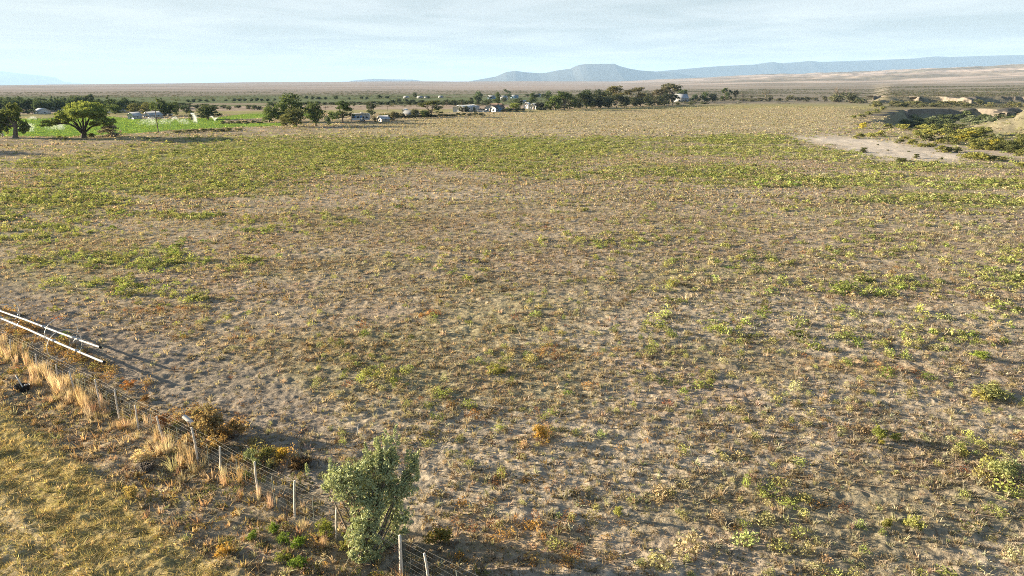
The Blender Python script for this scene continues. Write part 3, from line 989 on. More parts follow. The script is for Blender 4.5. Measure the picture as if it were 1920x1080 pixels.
def plant(kind, u, v0, v1, wpx, col, label, group=None, cat=None, var=None, name=None):
    """a tree or bush whose foot is seen at (u, v0), whose top reaches v1, wpx photo pixels wide"""
    x, y, z = G(u, v0)
    f = y * cP - (z - H) * sP
    k = -(v1 - 540) / FOC
    h = max(.15, H + y * (-sP + k * cP) / (cP + k * sP) - z)
    tm, cm, w = PROTO[kind][rng.integers(len(PROTO[kind])) if var is None else var]
    wid = wpx / FOC * f / w * (1.22 if kind in ("round", "loose") else 1.05)
    o = thing(name or NOUN[kind], (x, y, z - .03), label, cat or NOUN[kind].replace("_", " "), group, U(0, 6.28))
    for nm, me in ((STEM.get(kind, "trunk"), tm), (LEAFN.get(kind, "crown"), cm)):
        c = link(nm, me, o)
        c.scale = (wid, wid, h)
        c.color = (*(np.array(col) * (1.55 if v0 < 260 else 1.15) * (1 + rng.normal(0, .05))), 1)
    return o


DG, MG, OG, YG, BG = (.062, .085, .032), (.085, .115, .04), (.115, .12, .05), (.20, .22, .06), (.075, .10, .06)

# --- the big spreading cottonwood
def cottonwood():
    bx, by, bz = G(158, 258.5)
    o = thing("cottonwood_tree", (bx, by, bz - .05), "big lone cottonwood with fanned bare limbs and a wide sunlit crown by the lawn", "tree")
    L = lambda u, v, dd=0: onplane(u, v, by + dd) - np.array((bx, by, bz))
    tm, cm = MB(), MB()
    rootp = L(158, 250)
    tm.tube([(0, 0, -.2), L(157, 255), rootp, L(157, 246)], [.95, .62, .56, .5], 9)
    limbs = [[(153, 248), (142, 238), (130, 232), (116, 231), (104, 232)], [(154, 246), (145, 235), (137, 226), (126, 218)], [(156, 246), (150, 232), (146, 224)], [(157, 246), (156, 232), (155, 220), (152, 205)],
             [(159, 246), (163, 232), (167, 222), (172, 210)], [(160, 247), (170, 238), (180, 234), (192, 229)], [(158, 246), (160, 234), (163, 226)], [(156, 247), (148, 238), (139, 231)]]
    for k, l in enumerate(limbs):
        dd = (k % 3 - 1) * 1.2
        pts = [rootp] + [L(u, v, dd * (i + 1) / len(l)) for i, (u, v) in enumerate(l)]
        tm.tube(pts, np.linspace(.34 if k < 6 else .22, .08, len(pts)), 6)
        for _ in range(3):
            e = pts[-1] + rng.normal(size=3) * .9 + (0, 0, .8)
            limb(tm, pts[-2], e, .12, .04, .08, n=3, sides=4)
    tm.build("trunk", M["bark_dark"], o, color=False)
    s = by / FOC * 1.02
    lob = [(128, 213, 14, 8), (113, 217, 9, 7), (140, 204, 14, 8), (155, 199, 16, 9), (170, 202, 16, 10), (181, 210, 13, 10), (160, 210, 22, 8), (122, 224, 10, 5), (92, 231, 11, 5), (101, 228, 8, 4), (188, 224, 13, 6), (200, 229, 11, 5),
           (178, 232, 9, 5), (146, 213, 14, 7), (105, 223, 8, 5), (210, 226, 7, 4), (132, 222, 10, 5), (186, 216, 12, 6)]
    lobes = []
    for (u, v, ru, rv) in lob:
        c = L(u, v, U(-6, 5) if v < 220 else U(-2.5, 2.5))
        lobes.append((*c, ru * s, max(ru * s * 1.5, 1.4), rv * s))
    P, T = crown_pts(lobes, 13000, .18, 26, .45)
    c = cm.leaves(P, .30, tint(T), 1.5).build("crown", M["leaf"], o)
    c.color = (.23, .28, .08, 1)


cottonwood()


def edge_tree():
    bx, by, bz = G(28, 258.5)
    o = thing("tree", (bx, by, bz - .05), "tall half shaded tree with a ragged crown at the far left edge of the field", "tree")
    L = lambda u, v, dd=0: onplane(u, v, by + dd) - np.array((bx, by, bz))
    tm, cm = MB(), MB()
    tm.tube([(0, 0, -.2), L(29, 250), L(29, 238), L(28, 226)], [.75, .5, .42, .3], 8)
    for (u, v) in ((15, 222), (5, 232), (26, 205), (38, 228), (46, 238), (20, 212), (-8, 225), (10, 212)):
        limb(tm, L(29, 238), L(u, v, U(-1, 1)), .2, .06, .06)
    tm.build("trunk", M["bark"], o, color=False)
    s = by / FOC
    lobes = []
    for (u, v, ru, rv) in [(24, 201, 8, 8), (32, 207, 8, 10), (18, 212, 9, 8), (8, 214, 9, 8), (28, 218, 9, 8), (2, 224, 12, 8), (14, 226, 9, 8), (-14, 222, 14, 12), (8, 238, 9, 10), (-8, 240, 12, 12), (45, 233, 8, 9), (49, 240, 6, 7), (40, 246, 6, 6), (20, 234, 6, 5)]:
        c = L(u, v, U(-1.5, 1.5)); lobes.append((*c, ru * s, ru * s * .9, rv * s))
    P, T = crown_pts(lobes, 6000, .22, 24, .4)
    cm.leaves(P, .28, tint(T), 1.5).build("crown", M["leaf"], o).color = (.16, .19, .06, 1)


edge_tree()

# --- trees and bushes one can tell apart: kind, u, foot row, top row, width, colour, label
TREES = [
    ("bush", 207, 257, 231, 46, (.20, .18, .14), "grey brushy bush with bare twigs on the right of the big cottonwood", None),
    ("bush", 171, 257, 245, 16, (.10, .11, .05), "small dark bush right at the foot of the big cottonwood", None),
    ("weed", 124, 264, 254, 9, (.08, .09, .05), "dark weed clump in the tree shade left of the cottonwood trunk", None),
    ("bush", 110, 258, 252, 9, (.20, .21, .07), "small yellowish weed clump at the lawn edge left of the cottonwood", None),
    ("round", -175, 284, 214, 90, MG, "broad tree just beyond the left edge of the field throwing its shadow across", None),
    ("conifer", 207, 211, 178, 26, DG, "tall dark pointed tree rising above the rows behind the cottonwood", None),
    ("round", 216, 214, 194, 32, MG, "low round tree beneath the tall dark pointed tree", None),
    ("round", 253, 212, 193, 30, OG, "olive low tree behind the white gabled shed", None),
    ("round", 278, 213, 191, 26, OG, "olive low tree behind the small white house with blue front", None),
    ("poplar", 299, 218, 182, 14, MG, "tallest poplar of the clump behind the utility pole", None),
    ("poplar", 308, 218, 184, 14, DG, "second poplar in the clump behind the utility pole", None),
    ("round", 318, 217, 189, 30, DG, "broad dark tree filling the right half of the poplar clump", None),
    ("poplar", 332, 216, 187, 12, MG, "slim separate poplar just right of the poplar clump", None),
    ("round", 289, 217, 190, 16, MG, "narrow leafy tree at the left side of the poplar clump", None),
    ("round", 390, 224, 193, 45, (.06, .075, .035), "rounded dark tree leaning over the sprinklers", None),
    ("bush", 361, 225, 206, 16, (.09, .10, .045), "dark upright bush left of the rounded leaning tree", None),
    ("round", 349, 213, 196, 24, BG, "greyish tree behind the upright dark bush", None),
    ("round", 505, 229, 198, 30, MG, "round tree on the left flank of the big tree group by the lawn", None),
    ("loose", 511, 222, 190, 22, BG, "bluish tree behind the left flank of the big tree group", None),
    ("round", 547, 228, 174, 58, DG, "largest tree of the group by the lawn with a dark domed top", None),
    ("round", 527, 229, 190, 30, MG, "lighter green tree on the left front of the big tree group", None),
    ("round", 532, 237, 214, 18, OG, "small yellowish tree lowest in the big tree group", None),
    ("round", 555, 238, 198, 46, (.095, .105, .045), "front tree of the big group with a visible short trunk", None),
    ("round", 592, 236, 188, 42, DG, "tall right hand tree of the big group", None),
    ("bush", 616, 234, 216, 15, BG, "dark bush between the big tree group and the gappy tree", None),
    ("loose", 643, 231, 188, 42, DG, "gappy dark tree beside the white camper trailer", None),
    ("round", 623, 226, 206, 16, MG, "small green tree left of the gappy tree", None),
    ("loose", 696, 221, 191, 20, (.07, .085, .05), "narrow dark tree rising behind the white camper trailer", None),
    ("bush", 722, 226, 211, 24, OG, "tangled brush pile left side beside the small white shed", None),
    ("bush", 738, 226, 208, 28, (.12, .11, .06), "tangled darker brush between the small shed and the grey roofed house", None),
    ("bush", 703, 229, 217, 10, (.10, .09, .05), "rusty dark bush hiding the wall of the small white shed", None),
    ("bush", 756, 220, 211, 13, (.06, .06, .035), "small dark bush before the grey roofed house", None),
    ("round", 778, 221, 202, 18, (.075, .08, .045), "round dark bush tree right of the grey roofed house", None),
    ("loose", 808, 219, 188, 42, (.085, .095, .04), "wide spreading tree right of the grey roofed house", None),
    ("round", 797, 220, 206, 20, DG, "dark low tree under the wide spreading tree", None),
    ("round", 864, 210, 199, 10, (.05, .06, .035), "left one of two dark round trees before the white metal shed", None),
    ("round", 874, 210, 198, 12, (.05, .06, .035), "right one of two dark round trees before the white metal shed", None),
    ("bush", 889, 210, 200, 9, (.05, .06, .035), "dark bush right of the small white cottage", None),
    ("bush", 900, 210, 202, 9, (.08, .05, .045), "reddish dark bush left of the white gabled farmhouse", None),
    ("round", 896, 196, 169, 20, BG, "tall bluish green tree behind the white metal shed", None),
    ("bush", 911, 194, 186, 8, DG, "small dark tree behind the white gabled farmhouse", None),
    ("round", 933, 190, 172, 13, DG, "upright dark tree over the farmhouse roof", None),
    ("round", 932, 197, 184, 16, DG, "low dark tree directly behind the farmhouse roof", None),
    ("loose", 952, 186, 167, 16, BG, "thin topped tree among the distant white houses", None),
    ("bush", 965, 206, 191, 32, (.12, .145, .045), "bright rounded tree between the farmhouse and the white sheds", None),
    ("round", 967, 193, 185, 10, DG, "small dark tree above the bright rounded tree", None),
    ("round", 1001, 193, 173, 20, DG, "dark tree above the white sheds", None),
    ("round", 1012, 205, 190, 24, (.04, .045, .04), "low black green tree right of the white sheds", None),
    ("round", 1027, 198, 170, 24, BG, "bluish tree left of the paired trees with trunks", None),
    ("round", 1041, 207, 175, 32, MG, "left one of the paired trees with visible trunks", None),
    ("loose", 1058, 207, 169, 30, DG, "right one of the paired trees with visible trunks", None),
    ("round", 1076, 205, 180, 14, MG, "small tree between the paired trees and the great dark clump", None),
    ("round", 1099, 203, 167, 40, (.05, .065, .034), "left half of the great dark tree clump in the middle of the row", None),
    ("round", 1122, 202, 167, 38, (.045, .055, .034), "right half of the great dark tree clump in the middle of the row", None),
    ("loose", 1152, 199, 160, 40, (.11, .105, .05), "brownish open tree right of the great dark clump", None),
    ("loose", 1138, 200, 168, 20, (.09, .10, .05), "narrow olive tree leaning against the great dark clump", None),
    ("loose", 1192, 197, 163, 40, (.09, .085, .045), "brownish tree with dark heart further right in the row", None),
    ("round", 1203, 196, 170, 26, (.06, .065, .04), "dark filler tree beneath the brownish tree with dark heart", None),
    ("bare", 1225, 194, 158, 26, (.14, .12, .07), "half dead tree with a bare spike in the row", None),
    ("loose", 1238, 194, 164, 26, (.11, .10, .06), "pale brown sparse tree left of the tallest tree", None),
    ("loose", 1258, 192, 154, 36, (.085, .085, .045), "tallest tree of the row beside the white roofed house", None),
    ("round", 1280, 184, 165, 22, DG, "dark tree over the white roofed house", None),
    ("bush", 1302, 191, 176, 20, BG, "grey green bush right of the white roofed house", None),
    ("round", 1321, 191, 172, 18, DG, "first dark round tree right of the white roofed house", None),
    ("round", 1336, 191, 174, 18, (.055, .07, .045), "second dark round tree right of the white roofed house", None),
    ("loose", 1358, 190, 164, 14, DG, "upright dark tree near the right end of the row", None),
    ("loose", 1368, 190, 168, 8, DG, "thin dark tree touching the upright one near the right end", None),
    ("loose", 1379, 190, 167, 9, (.08, .08, .05), "last leafy thin tree at the right end of the row", None),
    ("bare", 1392, 190, 166, 14, (.10, .10, .06), "small bare tree after the last leafy tree of the row", None),
    ("bare", 1408, 190, 170, 12, (.09, .09, .05), "short bare tree with leafy base midway to the tall bare one", None),
    ("bare", 1437, 189, 157, 20, (.10, .10, .06), "tall thin bare tree standing alone on the far field edge", None),
    ("bush", 1424, 189, 183, 26, (.09, .085, .055), "dark scrub left of the tall thin bare tree", None),
    ("bush", 1482, 188, 177, 20, (.11, .11, .07), "grey scrub along the far field edge", None),
    ("bush", 1512, 188, 179, 30, (.10, .10, .06), "wider grey scrub along the far field edge", None),
    ("bare", 1572, 191, 152, 34, (.12, .12, .075), "left pale bare cottonwood at the corner of the far field", None),
    ("bare", 1592, 191, 154, 34, (.12, .12, .075), "right pale bare cottonwood at the corner of the far field", None),
    ("bush", 1568, 191, 169, 30, (.11, .115, .07), "left leafy thicket under the pale bare cottonwoods", None),
    ("bush", 1594, 193, 172, 40, (.095, .10, .065), "right leafy thicket under the pale bare cottonwoods", None),
    ("bush", 1612, 194, 182, 28, (.09, .10, .06), "low dark bush right of the leafy thickets", None),
]
for (kind, u, v0, v1, w, c, lab, g) in TREES:
    plant(kind, u, v0, v1, w, c, lab, g)

# hazy rows far behind: each tree its own, told apart by nothing but their place in the row
def row(items, label, group, col, kinds=("round", "loose")):
    for (u, v0, v1, w) in items:
        plant(kinds[rng.integers(len(kinds))], u, v0, v1, w, col, label, group)


row([(8, 207, 182, 22), (24, 206, 181, 20), (42, 207, 180, 18), (58, 208, 186, 18), (66, 206, 188, 14), (74, 207, 183, 20), (88, 206, 184, 18), (124, 203, 182, 18), (136, 202, 180, 18), (-14, 207, 183, 24), (-40, 207, 184, 26)],
    "dark hazy tree in the deep grove behind the sprinklers", "hazy grove behind the left lawn", (.065, .085, .045))
row([(148, 200, 178, 22), (160, 199, 177, 18), (171, 200, 176, 16), (184, 202, 186, 20), (192, 203, 190, 18), (112, 206, 187, 22), (98, 207, 190, 18)],
    "bluish hazy tree in the grove right above the big cottonwood", "hazy grove above the cottonwood", (.07, .09, .05))
row([(100, 202, 178, 6), (106, 202, 180, 6), (112, 202, 179, 6), (118, 202, 181, 6), (168, 200, 177, 7), (175, 200, 176, 7)],
    "slim hazy poplar spire in the grove behind the cottonwood", "poplar spires in the hazy grove", (.06, .08, .045), ("poplar",))
row([(52, 214, 206, 14), (36, 214, 200, 18), (61, 215, 204, 12), (12, 216, 202, 22)], "dark low tree at the back edge of the sprinkled lawn", "low trees at the back of the lawn", (.055, .075, .04))
row([(232, 203, 190, 14), (243, 202, 189, 14), (258, 201, 188, 12), (270, 200, 189, 12), (264, 203, 190, 14), (228, 207, 196, 16), (340, 205, 192, 18)],
    "hazy tree in the row behind the white gabled shed", "hazy row behind the white shed", (.06, .08, .045))
row([(x_, 209 + U(-1.5, 1.5), 184 + U(-3, 5), 20 + U(-3, 5)) for x_ in range(-60, 250, 11)], "dark green tree in the long hazy belt behind the sprinklers", "long hazy belt behind the sprinklers", (.06, .085, .045))
row([(x_, 203 + U(-1, 1), 192 + U(-2, 2), 16 + U(-3, 4)) for x_ in range(236, 360, 10)], "low hazy tree in the belt behind the poplar clump", "low hazy belt behind the poplars", (.065, .085, .05))
row([(x_, 196.5 + U(-.6, .6), 190.5 + U(-1.5, 1), 17 + U(-4, 4)) for x_ in range(570, 900, 13)], "dim low bush in the dark hedge across the far green field", "dark hedge across the far green field", (.06, .075, .045), ("bush", "round"))
row([(x_, 205 - (x_ - 1060) * .037 + U(-.8, .8), 178 - (x_ - 1060) * .02 + U(-4, 6), 24 + U(-4, 6)) for x_ in range(1066, 1262, 15)], "dark filler tree in the row along the golden field", "tree row along the golden field", (.06, .07, .042))
row([(x_, 222.5 - (x_ - 715) * .034 + U(-.8, .8), 217 - (x_ - 715) * .034 + U(-2, 1), 17 + U(-3, 4)) for x_ in range(716, 905, 11)], "dark low hedge clump along the field edge before the farm houses", "hedge before the farm houses", (.06, .068, .038), ("bush",))
row([(x_, 212 - (x_ - 900) * .05 + U(-1, 1), 205 - (x_ - 900) * .05 + U(-2, 1), 15 + U(-3, 4)) for x_ in (948, 958, 970, 979, 1012, 1022, 1032, 1048, 1064)], "dark bush at the foot of the row right of the farmhouse", "bushes right of the farmhouse", (.055, .065, .04), ("bush", "round"))
row([(x_, 199 + U(-2, 2), 187 + U(-3, 3), 17 + U(-4, 4)) for x_ in (838, 851, 866, 880, 905, 918, 975, 990)], "dim tree behind the farm sheds", "trees behind the farm sheds", (.06, .075, .045))
row([(x_, 190 + U(-.6, .6), 181 + U(-2, 3), 16 + U(-4, 4)) for x_ in range(1290, 1570, 17)], "low scrub along the right part of the far field edge", "scrub along the far field edge", (.085, .085, .055), ("bush",))
row([(353, 192, 186, 9), (363, 192, 185, 10), (375, 191, 185, 10), (388, 191, 186, 9), (400, 190, 185, 8), (440, 190, 184, 10), (450, 190, 185, 9), (459, 190, 184, 9), (472, 190, 184, 8), (482, 190, 183, 10), (491, 190, 184, 8), (502, 190, 184, 9), (515, 189, 184, 7),
     (424, 190, 186, 8), (586, 187, 180, 9), (598, 187, 180, 10), (611, 187, 181, 8), (630, 187, 179, 11), (575, 186, 178, 8), (678, 186, 180, 8), (688, 186, 180, 7), (711, 185, 176, 9), (726, 185, 179, 9), (655, 187, 182, 7)],
    "tiny dark round tree in the far line across the hazy green fields", "far line of small trees", (.05, .07, .04), ("round",))
row([(370, 203, 195, 16), (384, 202, 194, 16), (404, 203, 196, 20), (420, 203, 196, 16), (430, 206, 198, 12), (447, 203, 196, 14), (467, 205, 196, 14), (477, 206, 195, 12), (487, 206, 195, 14), (664, 199, 192, 9), (690, 206, 195, 8)],
    "grey green bush in the middle line behind the hedge field", "middle line of grey green bushes", (.085, .10, .06), ("bush", "round"))
row([(735, 195, 182, 14), (748, 195, 183, 12), (762, 194, 184, 14), (778, 174 + 10, 172, 9), (774, 194, 186, 16), (790, 194, 187, 16), (803, 185, 178, 7), (818, 194, 187, 20), (835, 195, 188, 18), (852, 195, 188, 16), (870, 195, 188, 14), (715, 196, 187, 14), (884, 195, 182, 12), (876, 194, 185, 10)],
    "dim bush in the dark belt behind the grey roofed house", "dark belt of bushes behind the farm houses", (.06, .075, .045), ("round", "bush"))
row([(945, 192, 182, 12), (975, 193, 183, 12), (989, 184, 176, 12), (1011, 182, 174, 10), (918, 190, 180, 10)], "dim tree between the distant white houses", "trees between the distant houses", (.06, .075, .045))
row([(u, 208 - (u - 900) * .03, 203.5 - (u - 900) * .03, 16) for u in (905, 1010, 1055, 1085, 1110, 1140, 1165, 1190, 1215, 1240, 1270, 1295, 1320)], "low dark weed hump along the far edge of the golden field", "weed humps along the golden field", (.075, .085, .04), ("bush",))
row([(u, v, v - 6.5, 20) for u, v in ((335, 249.5), (352, 248.6), (366, 247.5), (382, 247), (398, 246.5), (414, 246.5), (430, 245.5), (446, 244.5))], "rounded dark weed mound along the near edge of the lawn", "dark weed mounds at the lawn edge", (.11, .115, .055), ("bush",))
row([(u, v, v - 5.5, 16) for u, v in ((419, 232), (433, 232), (447, 231.5), (461, 231), (475, 231), (489, 231))], "dark hedge clump between the two green lawns", "hedge between the two lawns", (.075, .085, .045), ("bush",))

# --- shrubs round the wash
WS = [(120, 350, 40, 1), (200, 340, 50, 1), (280, 310, 50, 1), (350, 290, 50, 1), (420, 262, 40, 1), (170, 565, 62, 2), (290, 545, 60, 2), (400, 540, 62, 2), (215, 455, 66, 4), (480, 460, 56, 1), (640, 475, 72, 2), (790, 440, 60, 3), (870, 446, 44, 3), (655, 570, 56, 2), (880, 520, 62, 2),
      (960, 524, 62, 2), (1050, 526, 60, 2), (1130, 526, 60, 2), (1190, 545, 56, 2), (1265, 590, 96, 4), (1345, 575, 84, 4), (600, 615, 52, 1), (730, 630, 62, 2), (830, 650, 62, 2), (925, 650, 62, 2), (1040, 708, 70, 2), (1120, 708, 62, 1), (1215, 708, 54, 1), (1310, 768, 84, 2), (1400, 790, 84, 2), (1490, 800, 80, 2),
      (1590, 800, 72, 1), (1500, 625, 66, 2), (1605, 665, 92, 4), (1720, 680, 88, 0), (1860, 635, 66, 1), (1890, 700, 54, 2), (1690, 790, 52, 2), (1890, 880, 70, 2), (1440, 500, 44, 1), (1780, 690, 60, 1), (1650, 560, 46, 3), (1880, 560, 50, 1)]
SC = [(.085, .095, .04), (.16, .17, .06), (.24, .24, .075), (.20, .22, .13), (.30, .27, .05)]
WL = ["dark green shrub beside the clay mound", "olive shrub along the rim of the wash", "sunlit yellow green shrub beside the bare sand flat", "pale grey green shrub at the lip of the wash", "golden yellow shrub standing out by the wash"]
WG = ["dark shrubs by the mound", "olive shrubs round the wash", "sunlit shrubs by the sand flat", "grey green shrubs of the wash", "golden shrubs by the wash"]
for (zx, zy, w, c) in WS:
    u, v = 1580 + zx / 5.647, 160 + zy / 5.647
    wp = w / 5.647 * 2.0
    plant("bush", u, v, v - wp * U(.42, .62), wp, SC[c], WL[c], WG[c])
for (zx, zy, w, lab) in [(225, 712, 56, "dark round bush alone on the left part of the bare sand flat"), (780, 770, 46, "grey green bush alone in the middle of the bare sand flat"), (605, 806, 60, "larger dark bush at the near edge of the bare sand flat"),
                         (648, 812, 40, "small dark bush touching the larger one at the near edge of the sand flat"), (1050, 785, 24, "little bush near the right tip of the sand flat"), (940, 826, 30, "flat low weed left of two at the sand flat's near edge"), (990, 818, 34, "flat low weed right of two at the sand flat's near edge"),
                         (370, 634, 16, "tiny tuft at the upper left of the sand flat"), (480, 690, 18, "tiny dark tuft above the grey green bush on the sand"), (700, 704, 18, "tiny dark tuft at the upper right of the sand flat")]:
    u, v = 1580 + zx / 5.647, 160 + zy / 5.647
    wp = w / 5.647 * 2.0
    plant("bush", u, v, v - wp * .55, wp, (.11, .12, .05), lab)
for _ in range(56):
    u = U(1720, 1925); v = 232 + (u - 1720) * .17 + U(0, 30)
    wp = U(14, 34)
    c = rng.integers(0, 3)
    plant("bush", u, v, v - wp * U(.4, .6), wp, SC[c], ["dark scrub in the thicket below the clay mound", "olive scrub in the thicket below the clay mound", "sunlit scrub in the thicket below the clay mound"][c], ["dark scrub below the mound", "olive scrub below the mound", "sunlit scrub below the mound"][c])
# scrub down on the floor of the wash and on the bench behind it
k = 0
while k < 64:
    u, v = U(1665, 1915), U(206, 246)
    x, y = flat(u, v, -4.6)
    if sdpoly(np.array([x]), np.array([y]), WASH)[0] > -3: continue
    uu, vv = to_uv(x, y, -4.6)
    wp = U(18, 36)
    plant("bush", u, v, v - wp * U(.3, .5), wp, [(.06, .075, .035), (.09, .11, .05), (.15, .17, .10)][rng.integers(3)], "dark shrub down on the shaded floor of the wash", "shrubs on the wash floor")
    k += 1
for _ in range(34):
    u = U(1640, 1925); v = U(195.5, 201.5)
    wp = U(12, 28)
    plant("bush", u, v, v - wp * U(.3, .5), wp, [(.12, .12, .06), (.10, .105, .05), (.16, .155, .07)][rng.integers(3)], "low shrub on the strip between the two clay banks", "shrubs between the clay banks")
for _ in range(30):
    u = U(1630, 1925); v = U(184, 190)
    plant("bush", u, v, v - U(2, 4), U(6, 14), [(.11, .115, .06), (.09, .095, .05)][rng.integers(2)], "distant low shrub on the bench above the far clay bank", "shrubs above the far bank")

# --- single plants in the near field
WEEDS = [
    ("weed", 1648, 828, 795, 34, YG, "tall pale yellow green weed standing alone at the right of the field"), ("weed", 1681, 826, 808, 24, (.26, .27, .08), "short green weed just right of the tall pale one"),
    ("weed", 1652, 835, 822, 16, (.36, .32, .09), "little yellow weed at the foot of the tall pale one"),
    ("weed", 1895, 908, 874, 78, (.30, .31, .13), "large pale bushy weed at the right edge of the field"), ("weed", 1862, 745, 722, 76, (.27, .275, .11), "broad yellow green weed clump near the right edge"),
    ("weed", 1838, 750, 728, 36, (.34, .31, .10), "smaller yellow weed left of the broad clump near the right edge"), ("weed", 1845, 675, 655, 40, (.24, .29, .07), "fresh green weed clump higher up near the right edge"),
    ("weed", 1162, 972, 944, 22, (.33, .33, .10), "narrow yellow green weed alone low in the middle of the field"), ("weed", 1712, 990, 962, 34, (.33, .33, .11), "pale yellow green weed low on the right"),
    ("weed", 1660, 992, 966, 22, (.26, .25, .08), "olive weed left of the pale one low on the right"), ("weed", 1010, 832, 800, 40, (.42, .28, .08), "bright orange weed with upright stalks in the middle of the field"),
    ("weed", 1332, 722, 706, 20, (.32, .32, .11), "small yellow green weed beside the orange patch"), ("weed", 930, 700, 682, 40, (.30, .29, .08), "low yellow green weed ridge in the middle of the field"),
    ("weed", 470, 862, 837, 34, (.24, .27, .14), "rounded grey green sage by the fence"), ("weed", 480, 876, 857, 24, (.25, .28, .14), "smaller grey green sage in front of the rounded one"),
    ("weed", 500, 862, 833, 30, (.16, .16, .06), "dark olive bush between the grey sage and the golden bush"), ("weed", 530, 862, 834, 30, (.40, .29, .06), "golden yellow bush behind the fence"),
    ("weed", 507, 874, 857, 22, (.33, .33, .16), "pale grass like weed below the dark olive bush"), ("weed", 459, 896, 880, 18, (.20, .25, .06), "small bright green weed behind the fence wires"),
    ("bush", 560, 876, 848, 46, (.10, .07, .045), "dark reddish brush right of the golden bush"),
    ("bush", 400, 815, 757, 74, (.32, .245, .13), "largest orange brush clump beyond the fence"), ("weed", 440, 822, 784, 44, (.30, .20, .09), "rusty brush right of the largest orange clump"),
    ("weed", 352, 838, 812, 40, (.40, .29, .14), "orange weeds behind the leaning fence post"), ("weed", 400, 842, 816, 46, (.42, .29, .12), "low bright orange weeds under the largest orange clump"),
    ("weed", 395, 800, 786, 20, (.28, .30, .08), "green weed in the middle of the orange clump"), ("weed", 312, 800, 770, 36, (.24, .13, .07), "dark red brush left of the white pipe piece"),
    ("weed", 240, 728, 712, 30, (.44, .22, .08), "small rusty clump beyond the fence higher up"), ("weed", 272, 752, 738, 24, (.22, .13, .06), "brown red clump beyond the fence"),
    ("weed", 474, 1010, 990, 26, (.16, .22, .05), "dark green weed left of the green patch near the bottom"), ("weed", 515, 1000, 978, 30, (.18, .25, .05), "leafy green weed at the top of the green patch near the bottom"),
    ("weed", 532, 1018, 994, 30, (.17, .24, .05), "leafy green weed in the middle of the green patch near the bottom"), ("weed", 560, 1028, 1002, 34, (.18, .26, .05), "upright green weed at the right of the green patch"),
    ("weed", 562, 1066, 1036, 40, (.17, .24, .05), "largest green weed lowest in the green patch"), ("weed", 528, 1052, 1032, 30, (.24, .26, .07), "yellower green weed lowest on the left of the green patch"),
    ("weed", 610, 1004, 972, 44, (.22, .24, .06), "olive green weed by the fence left of the big bush"), ("weed", 655, 1012, 985, 30, (.26, .29, .07), "yellow green weed behind the post beside the big bush"),
    ("weed", 650, 1030, 1008, 30, (.30, .30, .09), "yellowish weed at the foot of the big bush"), ("weed", 820, 1015, 985, 60, (.24, .20, .06), "yellow brown weeds at the edge of the big bush's shadow"),
    ("weed", 268, 862, 838, 40, (.62, .50, .30), "pale straw coloured bush grass left of the leaning fence post"),
    ("weed", 420, 1040, 1015, 34, (.50, .33, .09), "golden weed beside the mown field near the bottom"), ("weed", 250, 930, 905, 40, (.42, .33, .13), "straw coloured weed at the edge of the mown field"),
]
for (kind, u, v0, v1, w, c, lab) in WEEDS:
    plant(kind, u, v0, v1, w, c, lab, None, "plant" if kind == "weed" else "shrub")


